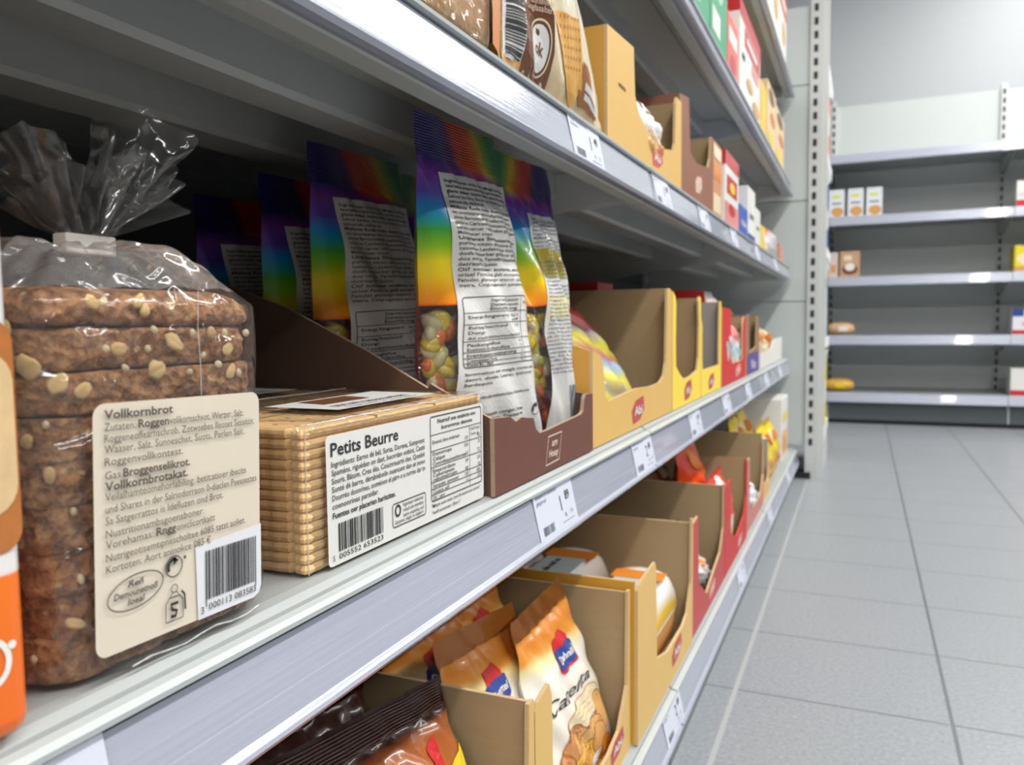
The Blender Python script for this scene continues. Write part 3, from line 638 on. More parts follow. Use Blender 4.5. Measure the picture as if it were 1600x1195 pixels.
# ------------------------------------------------------------ butter biscuit packs
bisc = pm('butter_biscuit', '#e9c288', .62, var=.16, vscale=45, bump=.25, bscale=300); 
def biscuit_pack(x1, x0, y0, y1, label, front):
    t = thing('biscuit_pack', label, 'biscuits', ((x0+x1)/2, (y0+y1)/2, ZB), 'clear wrapped packs of butter biscuits')
    n = 14; h = .0632/n; W, D = y1-y0, x1-x0
    for k in range(n):
        m = MB(); N = 300; z0 = ZB+.0012+k*h
        def ol(u, o):
            per = 2*(W+D); s = u*per; r = .0035
            if s < W: p = Vector((x1, y0+s)); nn = Vector((1, 0))
            elif s < W+D: p = Vector((x1-(s-W), y1)); nn = Vector((0, 1))
            elif s < 2*W+D: p = Vector((x0, y1-(s-W-D))); nn = Vector((-1, 0))
            else: p = Vector((x0+(s-2*W-D), y0)); nn = Vector((0, -1))
            c = Vector((max(x0+r, min(x1-r, p.x)), max(y0+r, min(y1-r, p.y)))); dlt = p-c
            if dlt.length > 1e-6 and abs(dlt.x) > 1e-6 and abs(dlt.y) > 1e-6: p = c+dlt.normalized()*r; nn = dlt.normalized()
            sc = .0007*abs(math.sin(s*math.pi/.0075))-.0012
            for gx in (.0092, .0505): 
                if nn.y < -.9: sc -= .0032*math.exp(-((x1-gx-p.x)/.0012)**2)
            for gy in (W/3, 2*W/3):
                if nn.x > .9: sc -= .0022*math.exp(-((y0+gy-p.y)/.0012)**2)
            return p+nn*(o+sc)
        pr = [(-.0014, .0), (-.0003, .16), (.0002, .5), (-.0003, .84), (-.0014, 1)]
        f2 = lambda u, v: (*ol(u, pr[min(4, round(v*4))][0]), z0+h*pr[min(4, round(v*4))][1])
        m.grid(f2, N, 4, 0, wrap=True)
        m.face([f2(i/N, 1) for i in range(N)]); m.face([f2(i/N, 0) for i in reversed(range(N))])
        if k == n-1:
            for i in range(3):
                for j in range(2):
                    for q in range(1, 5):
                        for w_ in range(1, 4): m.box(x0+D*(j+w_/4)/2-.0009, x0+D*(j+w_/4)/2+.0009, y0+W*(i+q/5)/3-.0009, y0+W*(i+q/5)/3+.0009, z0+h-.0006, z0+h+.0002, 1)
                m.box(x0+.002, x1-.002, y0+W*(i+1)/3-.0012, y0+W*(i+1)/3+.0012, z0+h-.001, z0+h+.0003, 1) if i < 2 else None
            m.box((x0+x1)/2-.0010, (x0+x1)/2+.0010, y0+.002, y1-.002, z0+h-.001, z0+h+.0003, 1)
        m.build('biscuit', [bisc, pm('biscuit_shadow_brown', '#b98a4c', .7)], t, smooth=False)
    m = MB(); N = 120
    def wr(u, v):
        a = 2*math.pi*u; c, s = math.cos(a), math.sin(a); p = 14; k = (abs(c)**p+abs(s)**p)**(-1/p)
        hx, hy = D/2+.0012, W/2+.0012; q = 1 if v < .72 else 1
        pts = [(.975, .0004), (1, .003), (1, .022), (1, .042), (1, .0632), (.985, .0662), (.93, .0665), (.5, .0662), (.0, .0662)]
        f = v*(len(pts)-1); i = min(len(pts)-2, int(f)); e = f-i
        sc = pts[i][0]+(pts[i+1][0]-pts[i][0])*e; z = pts[i][1]+(pts[i+1][1]-pts[i][1])*e
        if sc > .9: hx2, hy2 = hx-(1-sc)*.06, hy-(1-sc)*.06
        else: hx2, hy2 = hx*sc/.9*.97, hy*sc/.9*.97
        w = .0009*noise.noise(Vector((k*c*3, k*s*5, v*4)))
        return ((x0+x1)/2+hx2*k*c+w*c, (y0+y1)/2+hy2*k*s+w*s, ZB+z+abs(w)*.8*(v > .5))
    m.grid(wr, N, 32, 0, wrap=True); m.build('wrapper', film('biscuit_film', white=.025, k=.5, base=.025, rough=.09, bscale=30, bump=.6, ridged=True), t, smooth=True)
    seam([(x1+.0009+.0003*math.sin(i*2.3), y0+.001+(y1-y0-.002)*i/22, ZB+.0664+.0009*abs(noise.noise(Vector((i*.37, 2, 0))))) for i in range(23)], .00055, t)  # white glint line modelled along the top front edge
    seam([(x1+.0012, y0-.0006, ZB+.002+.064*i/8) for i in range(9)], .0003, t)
    # top label
    fn = flat((x1-.03, y0+.05, ZB+.0675), (0, 1, 0), (-1, 0, 0), (0, 0, 1)); d = MB()
    d.put(rect(0, -.012, .098, .034), fn, 0, 0); d.put(poly([(.018, .010), (.060, .010), (.064, .030), (.022, .030)]), fn, .0002, 1); d.put(text('BISCUITS SABLE NATURE', .008, 1, w=.07, x=.012, y=-.003), fn, .0002, 2); d.put(text(gib(30, 4), .005, w=.07, x=.012, y=-.009), fn, .0002, 2)
    d.build('top_label', [lw, brn_p, inkb], t, recalc=False)
    if not front: return t
    fn = flat((x1+.0021, .2835, .4272)); d = MB(); Wm, Hm = .1575, .0585
    d.put(poly(rr(0, -Hm, Wm, 0, .0025)), fn, 0, 0)
    d.put(text('Petits Beurre', .0085, .6, w=.0560, x=.0032, y=-.0093), fn, .0003, 2)
    rows = ['Ingrédients: Earno dé bél, Sursa, Dorena, Sumpreot', 'Spaméns, riguéden on dast, becvrdan xobint, Casté', 'Souris, Bâtom, Crea dés, Coucnreusrté den, Quesbit', 'Sonté dé barre, dérabieboiln ouencant dan et nono', 'Dourréo doonrines, ooménon el párn o a norme dar tn']
    for i, s in enumerate(rows): d.put(text(s, .0037, .4, w=.082, x=.0035, y=-.0142-.00375*i), fn, .0003, 3)
    d.put(text('coenonrines parsidar.', .0037, .4, w=.037, x=.0035, y=-.0330), fn, .0003, 3); d.put(text('Fuentes oer placerien haritcites.', .0037, 1, w=.052, x=.0035, y=-.0372), fn, .0003, 2)
    d.put(barcode(.0075, -.0528, .0440, -.0400, 9, 30), fn, .0003, 2); d.put(text('S', .0036, 0, x=.0030, y=-.0562), fn, .0003, 2); d.put(text('005552 653523', .0036, 0, w=.036, x=.0075, y=-.0562), fn, .0003, 2)
    d.put(stroke(rr(.0525, -.0530, .0855, -.0412, .0016), .0005, True), fn, .0003, 3)
    d.put(ering(.0575, -.0452, .0023, .0026, .0011), fn, .0003, 2)
    for i in range(3): d.put(text(gib(22, i+20), .0026, .4, w=.0205, x=.0625, y=-.0440-.0027*i), fn, .0003, 3)
    d.put(text(gib(30, 31), .0026, .4, w=.028, x=.0545, y=-.0517), fn, .0003, 3)
    X0, X1, XM = .0920, .1545, .1385
    d.put(stroke(rr(X0, -.0480, X1, -.0018, .0016), .0006, True), fn, .0003, 3)
    d.put(text('Nutricif une enabicte oso', .0032, .8, 'C', w=.047, x=.1235, y=-.0058), fn, .0003, 2); d.put(text('bororvroe denons', .0032, .8, 'C', w=.038, x=.1235, y=-.0096), fn, .0003, 2)
    for z in (.0118, .0205, .0295, .0378, .0415, .0446): d.put(rect(X0, -z-.0002, X1, -z+.0002), fn, .0003, 3)
    d.put(rect(XM, -.0480, XM+.0004, -.0118), fn, .0003, 3)
    for z, s, w in ((.0168, 'Eneret doe ındertun', .032), (.0232, 'Dunnernope', .022), (.0260, 'Calqun', .014), (.0287, 'Cnvordnauouenbereau', .040), (.0325, 'Enescurdaon', .026), (.0350, 'Cobereyeon', .025), (.0373, 'cabotnurcum', .028), (.0408, 'Sarquée, suvouet', .030), (.0442, 'Cuoton, sull', .018), (.0474, 'Dé : serv', .013)):
        d.put(text(s, .0030, .4, w=w, x=X0+.002, y=-z), fn, .0003, 3)
    for i, z in enumerate((.0195, .0235, .0285, .0330, .0375, .0408, .0442)):
        d.put(text(['175', '13,0', '1/2', '1/9', '100', '1,92', '1,1'][i], .0030, .4, 'R', x=XM-.002, y=-z), fn, .0003, 3); d.put(text(['65', '21', '7,2', '2,0', '05', '60k', '0,5'][i], .0030, .4, 'R', x=X1-.002, y=-z), fn, .0003, 3)
    d.put(text('13,07 kcal', .0026, .4, w=.012, x=XM+.0015, y=-.0148), fn, .0003, 3); d.put(text('1oo g', .0026, .4, w=.010, x=XM+.002, y=-.0178), fn, .0003, 3)
    d.put(text('"Mbatin uons ntsos, toru fit naoure aon snoren"', .0028, .4, w=.060, x=X0, y=-.0516), fn, .0003, 3); d.put(text('"nunfl aconoreer: 30on n"', .0028, .4, w=.034, x=X0, y=-.0552), fn, .0003, 3)
    d.build('front_label', [lw, brn_p, inkd, inkb], t, recalc=False); return t
biscuit_pack(-.2150, -.3130, .2715, .4465, 'front pack of golden butter biscuits with the wide ingredients label', True)
biscuit_pack(-.3175, -.4155, .2715, .4465, 'second pack of butter biscuits, right behind the front pack', False)
biscuit_pack(-.4200, -.5180, .2715, .4465, 'third pack of butter biscuits, at the shaded back of its row', False)

# ------------------------------------------------------------ brown tray of rainbow sweet bags
brown_b = pm('brown_board_print', '#6a3f35', .6, var=.05, vscale=60); brown_i = pm('brown_board_inside', '#5a4236', .8, var=.06, vscale=60); brown_e = pm('brown_board_edge', '#a58f78', .9, var=.2, vscale=500)
xf = -.209; Y0, Y1 = .4495, .6485
fp = [(Y0, ZB), (Y1, ZB), (Y1, .4155), (.631, .4165), (.627, .413), (.624, .4035), (.619, .4010), (.540, .3975), (.526, .3975), (.519, .4015), (.515, .4095), (.503, .4110), (.494, .4125), (.484, .4105), (.474, .4150), (Y0, .4165)]
tr = tray('display_tray', 'low brown cardboard tray full of rainbow sweet bags beside the biscuits', 'display tray', Y0, Y1, xf, -.600, ZB, fp, brown_b, brown_i, side=brown_i, edge=brown_e,
     sl=[(xf-.003, ZB), (xf-.003, .4165), (-.254, .4375), (-.2560, .4345), (-.302, .4585), (-.369, .4890), (-.45, .515), (-.598, .52), (-.598, ZB)], sr=[(xf-.003, ZB), (xf-.003, .4155), (-.24, .418), (-.40, .47), (-.598, .52), (-.598, ZB)], back=.15)
fn = flat((xf, .5525, .3825)); d = MB()
fr_ = [(-.0155, -.0105), (.0120, -.0095), (.0185, .0105), (-.0095, .0100)]
d.put(stroke(fr_, .0012, True), fn, .0003, 0); d.put(text('am', .0075, 1, 'C', w=.012, x=.0030, y=.0022, shear=.2), fn, .0003, 0); d.put(text('Hosay', .0075, 1, 'C', w=.020, x=.0010, y=-.0055, shear=.2), fn, .0003, 0)
d.build('printed_logo', [pm('print_beige', '#d8c6b8', .6)], tr, recalc=False)
rain = rainbow_mat(); winf = film('sweet_window_film', white=.03, k=.6, base=.05, rough=.12, bscale=70, bump=.6)
gm = [pm('gummy_'+n, c, .25, coat=.6, var=.06, vscale=90) for n, c in (('yellow', '#d9c02a'), ('red', '#9e1f22'), ('green', '#b4ae34'), ('clear', '#cfc79a'), ('orange', '#d96a1e'), ('dark', '#6e1a2a'))]
gmesh = []
for i, q in enumerate(gm):
    o = lens_mesh(.0100, .0060, 16, 8).build('gummy_proto', q, None, smooth=True); gmesh.append(o.data); bpy.data.objects.remove(o)
paras = [('T', .95, 0)]
def sweet_bag(BL, BR, TL, TR, label, seed, ulab, vlab, kind, T=.042):
    S = bagfn(BL, BR, TL, TR, T, sb=.02, st=.125, cr=.0010, seed=seed, pw=.6)
    t = bag('sweet_bag', label, 'sweets', S, [rain, winf], mf=lambda u, v: 1 if .03 < v < .478 else 0, mb=0, group='rainbow bags of fruit gums in the brown tray', flip=kind == 2)
    r = random.Random(seed)
    for i in range(88):
        u = r.choice((r.uniform(.06, .22), r.uniform(.06, .22), r.uniform(.1, .86), r.uniform(.74, .86) if kind == 1 else r.uniform(.06, .26))); v = .06+.385*((i*7) % 88)/88
        fr_p, bk_p = S(u, v, 1), S(u, v, -1); half = (fr_p-bk_p).length/2; sc_ = min(1, (half-.0022)/.0118)
        if sc_ < .45: continue
        p = fr_p.lerp(bk_p, .5-max(0, half-.0140)/(2*half))
        gq = place(None, 'gummy_candy', None, t, p, (r.uniform(0, 3), r.uniform(0, 3), r.uniform(0, 3)), gmesh[r.choice((0, 0, 2, 3, 3, 4)) if v > .24 else r.choice((1, 1, 5, 5, 0, 4))]); gq.scale = (sc_,)*3
    u0, u1 = ulab; v0, v1 = vlab; wa, wc = .085, .195
    fn = on(S, u0, u1, v0, v1, wa, wc); d = MB()
    d.put(rect(0, -wc, wa, 0, 22, 44), fn, .0006, 0)
    if kind == 2: d.put(rect(.002, -.056, wa-.002, -.031, 22, 8), fn, .0008, 3); d.put(rect(.002, -.092, wa-.002, -.072, 22, 8), fn, .0008, 4)
    y = -.0062; rows = 21 if kind == 1 else 40; K = .755
    for i in range(rows):
        if kind == 2 and .030 < -y < .042: y -= .0034; continue
        last = i in (4, 10, 16, 21); full = .078*(.45 if last else r.uniform(.9, 1))
        s = {0: 'Ingrediences ocrits dorch Mogda Somchen', 5: 'Müfeces Rode nudto doerer nonndis', 11: 'Ungredienss Sirup suctorus gelatin', 17: 'Oi? oorpoeater: scotermis, eno flacone'}.get(i, gib(int(full/.0017), seed*3+i))
        d.put(text(s, .0032, 1.0 if i in (0, 1, 2, 5, 11, 17) else .5, w=full, x=.0035, y=y), fn, .0010, 1); y -= .0034
    if kind == 1:
        y0, y1 = -.0810, -.0810-.0605*.755; tx0, tx1, c1, = .004, .081, .063
        d.put(stroke([(a, b) for a, b in rr(tx0, y1, tx1, y0, .0025)], .0006, True), fn, .0010, 1)
        for q in (.0135, .0235, .038, .0475, .0525, .0567): 
            for k in range(8): d.put(rect(tx0+(tx1-tx0)*k/8, y0-q*K-.0002, tx0+(tx1-tx0)*(k+1)/8, y0-q*K+.0002), fn, .0010, 1)
        for k in range(14): d.put(rect(c1, y1+(y0-y1)*k/14, c1+.0004, y1+(y0-y1)*(k+1)/14), fn, .0010, 1)
        for q, s, w in ((.0185, 'Energie Ringwerd', .034), (.0275, 'Eurteg: Kloacitod', .032), (.032, 'Dongo', .013), (.0365, 'dui cosdis oursonuvocfendioods', .050), (.0425, 'Packsingat dofios', .030), (.0465, 'Eumsicds srufsunfos', .036), (.0515, 'Eventueensris auzpıpving', .042), (.0558, 'Conqoert Donop', .028), (.0595, 'Extrk. faid', .020)):
            d.put(text(s, .0028, .6, w=w, x=tx0+.003, y=y0-q*K), fn, .0010, 1)
        for q, s, s2 in ((.0185, '10,6 3', '100,'), (.0222, 'cal,44', 'mals,'), (.0275, '0 2', '7,5'), (.0365, '13 8', '9 8'), (.0420, '15 4', '7 5'), (.0465, '17 3', '5 0'), (.0515, '13 9', '0,9'), (.0558, '2 5 6', '0 4'), (.0595, '1 0 5', '7 4')):
            d.put(text(s, .0028, .6, 'R', x=c1-.002, y=y0-q*K), fn, .0010, 1); d.put(text(s2, .0028, .6, 'R', x=tx1-.003, y=y0-q*K), fn, .0010, 1)
        for q, s in ((.0045, 'Depe Souwird (Soboiois'), (.0085, 'Duramntdran itools'), (.0120, 'Encoldatart ong.')): d.put(text(s, .0028, .9, 'C', w=.034, x=.044, y=y0-q*K), fn, .0010, 1)
        d.put(text('Eintas Dinz', .0028, .6, 'C', w=.012, x=.0725, y=y0-.007*K), fn, .0010, 1)
        for i, (q, w) in enumerate(((.1320, .072), (.1355, .066), (.1390, .022))): d.put(text(gib(int(w*480), 77+i), .0028, .6, w=w, x=.005, y=-q), fn, .0010, 1)
        d.put(text('Rindaufpvtabatiolien Oceninois', .0028, .6, w=.055, x=.012, y=-.1480), fn, .0010, 1)
        for q, w in ((.1600, .05), (.1635, .05), (.1690, .02)): d.put(text(gib(26, int(q*1e4)), .0032, .7, w=w, x=.012, y=-q), fn, .0010, 1)
        d.put(recycle(.0745, -.1615, .0042, .3), fn, .0010, 2)
    else: d.put(barcode(.055, -.19, .078, -.150, 5, 16), fn, .0010, 1)
    d.build('back_label', [lw, ink if kind == 2 else inkb, inkd, pm('label_olive', '#b3a23c', .35, coat=.3), pm('label_paleyellow', '#ddd7ac', .4)], t, recalc=False)
    return t
b1 = sweet_bag((-.268, .4565, .3705), (-.2275, .585, .3705), (-.266, .4565, .6140), (-.2660, .577, .6185), 'rainbow topped bag of fruit gums at the front left of its brown tray', 1, (.17, .965), (.015, .845), 1)
b2 = sweet_bag((-.245, .592, .3705), (-.2235, .650, .3705), (-.2720, .590, .6140), (-.2640, .690, .6140), 'rainbow topped bag with a yellow label panel at the front right of its brown tray', 2, (.30, .97), (.03, .80), 2, T=.036)
copy_tree(b1, (-.094, .012, -.008), 'shaded rainbow bag of fruit gums directly behind the front left bag')
copy_tree(b2, (-.094, .014, -.008), 'shaded rainbow bag of fruit gums directly behind the front right bag')
copy_tree(b1, (-.140, .014, -.026), 'dim rainbow bag of fruit gums, third back in the brown tray')
copy_tree(b1, (-.205, .016, -.036), 'nearly black rainbow bag of fruit gums deepest in the brown tray')

# ------------------------------------------------------------ middle shelf, beyond the sweets
tan_b = pm('tan_board_print', '#d8ae62', .55, var=.03, vscale=30); tan_s = pm('tan_board_side', '#cf9a3e', .55, var=.03, vscale=30); yel_b = pm('yellow_board_print', '#efd249', .55, var=.03, vscale=30); red_b = pm('red_board_print', '#c92b26', .5, var=.03, vscale=30)
pinklogo = pm('logo_rose', '#b84a4c', .5)
BX = -.2105
tray('display_tray', 'tan cardboard tray with cut-out front holding red and yellow sweet bags', 'display tray', .654, .9665, BX, -.60, ZB,
     [(.654, ZB), (.9665, ZB), (.9665, .511), (.955, .515), (.940, .515), (.9385, .47), (.935, .428), (.925, .413), (.905, .4065), (.86, .4055), (.80, .408), (.700, .404), (.6905, .410), (.684, .440), (.676, .447), (.654, .452)], tan_b, sl=[(BX-.003, ZB), (BX-.003, .452), (-.23, .457), (-.30, .492), (-.597, .515), (-.597, ZB)], hr=.149, side=tan_s, logo=(.806, .3855, .05, .026), logo_mat=pinklogo)
gumprint = uvramp('gum_bag_print', [(0, '#c81e2a'), (.05, '#d0202a'), (.06, '#e4dcda'), (.12, '#e8c9c4'), (.2, '#c95a5e'), (.30, '#d7cf3e'), (.36, '#a8a090'), (.45, '#e8dc3a'), (.55, '#9ab6d8'), (.6, '#b05a58'), (.72, '#c8c020'), (.8, '#7a6a70'), (.92, '#b02428'), (1, '#b01c22')], mix_u=.2, noise_amt=.12)
for i, (dx, dz, lb) in enumerate(((0, 0, 'front red and yellow sweet bag slumped in the tan tray'), (-.07, .012, 'red and yellow sweet bag behind the front one in the tan tray'), (-.14, .02, 'rearmost red and yellow sweet bag in the tan tray'))):
    S = bagfn((-.2225+dx, .668, .376+dz), (-.2265+dx, .905, .376+dz), (-.295+dx, .668, .518-dz), (-.315+dx, .890, .500-dz), .03, seed=i+10, cr=.0012)
    t = bag('sweet_bag', lb, 'sweets', S, [gumprint], group='sweet bags in the tan tray')
    d = MB(); fn = on(S, .08, .55, .22, .5, .07, .05); d.put(poly([(.0, -.048), (.055, -.045), (.02, -.004)]), lambda a, c, o=0: fn(a, c, o), .0012, 0); d.build('printed_panel', white_p, t, recalc=False)
tray('display_tray', 'narrow bright yellow cardboard tray, the nearer of two in the middle shelf', 'display tray', .970, 1.156, BX, -.60, ZB,
     [(.970, ZB), (1.156, ZB), (1.156, .508), (1.146, .511), (1.138, .505), (1.143, .470), (1.140, .425), (1.130, .408), (1.085, .4025), (1.045, .401), (1.030, .404), (1.012, .410), (.990, .420), (.988, .455), (.991, .498), (.985, .507), (.970, .513)], yel_b, hl=.145, hr=.142, logo=(1.065, .3855, .05, .026), logo_mat=pinklogo)
for i, y in enumerate((.985, 1.065)):
    carton('biscuit_carton', 'red carton standing in shadow at the back of the nearer bright yellow tray, %s one' % ['left', 'right'][i], 'carton', -.52, -.31+i*-.03, y, y+.07, ZB+.003, .528, pm('dim_red_print', '#b52a2e', .45), [('+x', .1, .1, .9, .45, white_p), ('+x', .2, .6, .8, .85, yel_p)], 'red cartons in the yellow tray')
tray('display_tray', 'narrow bright yellow cardboard tray with grey lining, the farther of two', 'display tray', 1.1595, 1.3345, BX, -.60, ZB,
     [(1.1595, ZB), (1.3345, ZB), (1.3345, .508), (1.320, .508), (1.316, .44), (1.316, .406), (1.172, .4055), (1.168, .42), (1.168, .470), (1.1595, .48)], yel_b, greyboard, hl=.113, hr=.140, logo=(1.245, .3845, .05, .024), logo_mat=pinklogo)
tray('display_tray', 'red carton tray with tall sides holding white flour bags', 'display tray', 1.344, 1.640, BX, -.60, ZB,
     [(1.344, ZB), (1.640, ZB), (1.640, .480), (1.612, .485), (1.594, .470), (1.594, .402), (1.468, .400), (1.448, .41), (1.444, .496), (1.344, .499)], red_b, sl=[(BX-.003, ZB), (BX-.003, .499), (-.236, .499), (-.240, .527), (-.45, .532), (-.597, .532), (-.597, ZB)], hr=.118, logo=(1.535, .385, .07, .024), logo_mat=pm('logo_pale', '#dd8a84', .5), logo_txt='Mel')
wbag = uvramp('white_bag_print', [(0, '#d8d4d4'), (.3, '#e4e2e2'), (.42, '#9fc0c6'), (.5, '#dcdcde'), (.62, '#cf6a70'), (.66, '#e2e0e0'), (.85, '#dedcdc'), (.9, '#cf5560'), (.95, '#e6e4e4'), (1, '#dddcdc')], noise_amt=.1)
for i, (y0, y1, x, zt, lb) in enumerate(((1.365, 1.49, -.222, .528, 'taller white paper bag standing in the red carton tray'), (1.50, 1.625, -.225, .490, 'shorter white paper bag beside the taller one in the red carton tray'))):
    S = bagfn((x, y0, ZB+.004), (x, y1, ZB+.004), (x-.03, y0, zt), (x-.03, y1, zt), .05, seed=i+30, cr=.001, st=.05); t = bag('flour_bag', lb, 'bag', S, [wbag], group='white bags in the red carton tray')
    d = MB(); d.put(rect(0, 0, .06, .02, 6, 2), on(S, .2, .8, .45, .6, .06, .02), .0012, 0); d.build('printed_panel', pink_p, t, recalc=False)
tray('display_tray', 'brown cardboard tray with violet print beyond the red carton tray', 'display tray', 1.655, 1.865, BX, -.60, ZB,
     [(1.655, ZB), (1.865, ZB), (1.865, .475), (1.845, .487), (1.82, .487), (1.815, .42), (1.70, .412), (1.695, .488), (1.655, .488)], pm('brown_tray_print', '#8a6a55', .6), hl=.121, hr=.12, side=pm('brown_tray_print', '#8a6a55', .6))
m = MB(); m.put(rect(0, 0, .19, .04), flat((BX, 1.665, ZB+.001)), .0005, 0); m.put(text('Vio', .028, 1, 'C', w=.08, x=.095, y=.008), flat((BX, 1.665, ZB+.001)), .0009, 1); o = m.build('printed_panel', [pm('violet_print', '#5a4a93', .5), white_p], [q for q in COL.objects if q.get('label', '').startswith('brown cardboard tray with violet')][0], recalc=False)
beige = uvramp('beige_pouch_print', [(0, '#d8895a'), (.15, '#e2875a'), (.25, '#e0d4bc'), (.5, '#cdb890'), (.62, '#e4d8bc'), (.8, '#b39c78'), (1, '#d9cba8')], noise_amt=.3)
for i, (y, zt, lb) in enumerate(((1.93, .50, 'beige pouch with a pointed top in the far white tray, nearer one'), (2.14, .47, 'beige pouch with a pointed top in the far white tray, farther one'))):
    S = bagfn((-.222, y, ZB+.005), (-.222, y+.17, ZB+.005), (-.30, y, zt), (-.30, y+.15, zt), .06, seed=40+i, cr=.002); t = bag('snack_pouch', lb, 'pouch', S, [beige], group='beige pouches at the far end')
    d = MB(); d.put(ell(.03, .02, .025, .018), on(S, .2, .7, .12, .3, .06, .04), .003, 0); d.build('printed_panel', org_p, t, recalc=False)
tray('display_tray', 'white low cardboard tray with beige pouches at the far shelf end', 'display tray', 1.90, 2.42, BX, -.50, ZB, [(1.90, ZB), (2.42, ZB), (2.42, .430), (2.20, .425), (2.12, .405), (1.96, .400), (1.90, .405)], white_p, white_p, hl=.04, hr=.06, back=.06, edge=white_p)
# ------------------------------------------------------------ bottom shelf: trays of biscuits
FX = -.1855
cream_b = pm('cream_board_print', '#d9b36c', .55, var=.03, vscale=30); gold_b = pm('gold_board_print', '#cf9a35', .55, var=.04, vscale=30); rose_b = pm('rose_board_print', '#b8433f', .5, var=.03, vscale=30)
def low_front(y0, y1, h, fl, lo, r=.02, fr=.008, dip=0):
    """front outline of a cut-out tray: left flap fl wide at full height, then an opening down to lo"""
    z = ZA
    return [(y0, z), (y1, z), (y1, z+h), (y1-fr, z+h), (y1-fr-.003, z+lo+.035), (y1-fr-r, z+lo+.006), (y1-fr-2*r, z+lo-.0), (y0+fl+2*r, z+lo-dip), (y0+fl+.002, z+lo+.012), (y0+fl, z+h*.6), (y0+fl-.001, z+h-.010), (y0+fl-.006, z+h), (y0+.004, z+h-.004), (y0, z+h-.008)]
tray('display_tray', 'tan cardboard tray holding the chocolate brown bags, nearest on the bottom shelf', 'display tray', .120, .4525, FX, -.55, ZA, low_front(.120, .4525, .147, .03, .03), cream_b, hl=.147, hr=.146, back=.10)
tray('display_tray', 'tan cardboard tray holding the white and orange biscuit bags', 'display tray', .4545, .682, FX, -.55, ZA, low_front(.4545, .682, .1455, .031, .026, .03, .006), cream_b, hl=.141, hr=.1435, back=.10, logo=(.640, ZA+.022, .04, .02), logo_mat=pinklogo)
tray('display_tray', 'golden yellow cardboard tray with white and orange packs lying inside', 'display tray', .6860, .9415, FX+.006, -.55, ZA, low_front(.6860, .9415, .1515, .072, .040, .025, .006), cream_b, hl=.1515, hr=.146, side=gold_b, back=.12, logo=(.852, ZA+.026, .05, .024), logo_mat=pinklogo)
tray('display_tray', 'red fronted cardboard tray with small dark chocolates, the nearer of two red ones', 'display tray', .9435, 1.196, FX+.004, -.55, ZA, low_front(.9435, 1.196, .144, .046, .045, .03, .006, .02), rose_b, hl=.144, hr=.142, side=tan_b, back=.12, logo=(1.09, ZA+.02, .05, .02), logo_mat=pm('logo_pale', '#dd8a84', .5))
tray('display_tray', 'red edged cardboard tray heaped with orange bags, the farther of two red ones', 'display tray', 1.199, 1.452, FX+.004, -.55, ZA, low_front(1.199, 1.452, .140, .06, .042, .03, .006, .01), pm('bright_red_board', '#c4282a', .5, var=.03, vscale=30), hl=.14, hr=.142, back=.12, side=pm('bright_red_board', '#c4282a', .5), edge=pm('red_edge', '#bb3a34', .8), logo=(1.36, ZA+.018, .05, .02), logo_mat=pm('logo_pale', '#dd8a84', .5))
tray('display_tray', 'pinkish cardboard tray with small white bags beyond the red trays', 'display tray', 1.455, 1.728, FX+.002, -.55, ZA, low_front(1.455, 1.728, .135, .05, .03, .03, .008), pm('pink_board', '#c07a70', .55), hl=.138, hr=.150, back=.14)
tray('display_tray', 'tan cardboard tray with a high torn side, before the yellow packs', 'display tray', 1.731, 1.86, FX, -.55, ZA, low_front(1.731, 1.86, .06, .03, .03, .02, .006), tan_b, greyboard, sl=[(FX-.003, ZA), (FX-.003, ZA+.08), (-.200, ZA+.12), (-.215, ZA+.148), (-.28, ZA+.150), (-.547, ZA+.14), (-.547, ZA)], hr=.12, back=.14)
# chocolate bags
choc = uvramp('chocolate_bag_print', [(0, '#9a5424'), (.5, '#b56a32'), (.78, '#a85f2c'), (.865, '#8a4a22'), (.88, '#35170f'), (1, '#40201a')], rough=.22, coat=.5)
S = bagfn((-.2, .268, ZA+.004), (-.196, .425, ZA+.004), (-.254, .286, .270), (-.247, .440, .249), .05, seed=51, st=.115, cr=.0016)
t = bag('biscuit_bag', 'glossy chocolate brown bag with crimped dark top seal, front of the nearest tray', 'biscuits', S, [choc], group='chocolate bags in the nearest bottom tray')
fn = on(S, .40, .97, .46, .80, .08, .06); d = MB()
d.put(poly([(.024, -.05), (.024, -.018), (.055, .006), (.058, -.018), (.058, -.05)]), fn, .0008, 0); d.put(poly([(.036, -.05), (.058, -.016), (.060, -.05)]), fn, .0012, 1); d.put(poly([(.060, -.018), (.0795, -.004), (.0795, -.034), (.060, -.036)]), fn, .0008, 2); d.put(poly([(.060, -.036), (.0795, -.034), (.0795, -.05), (.060, -.05)]), fn, .0008, 3); d.put(text('G', .011, 1, x=.040, y=-.018), fn, .0015, 3)
d.build('printed_logo', [red_p, blue_p, yel_p, white_p], t, recalc=False)
m = MB()
for q in range(9):
    v = .893+q*.0108
    m.grid(lambda u, w, v=v: S(.03+.94*u, v+w*.005, 1, .0006+.0009*math.sin(w*3.14)), 30, 2, 0)
m.build('crimped_seal', pm('dark_seal', '#4b2a22', .25, coat=.6), t, smooth=True, recalc=False)
darkbag = uvramp('dark_bag_print', [(0, '#6b4a1c'), (.4, '#8a7030'), (.6, '#7d6a38'), (.68, '#4a2418'), (1, '#3a1b14')], rough=.25, coat=.4, noise_amt=.25)
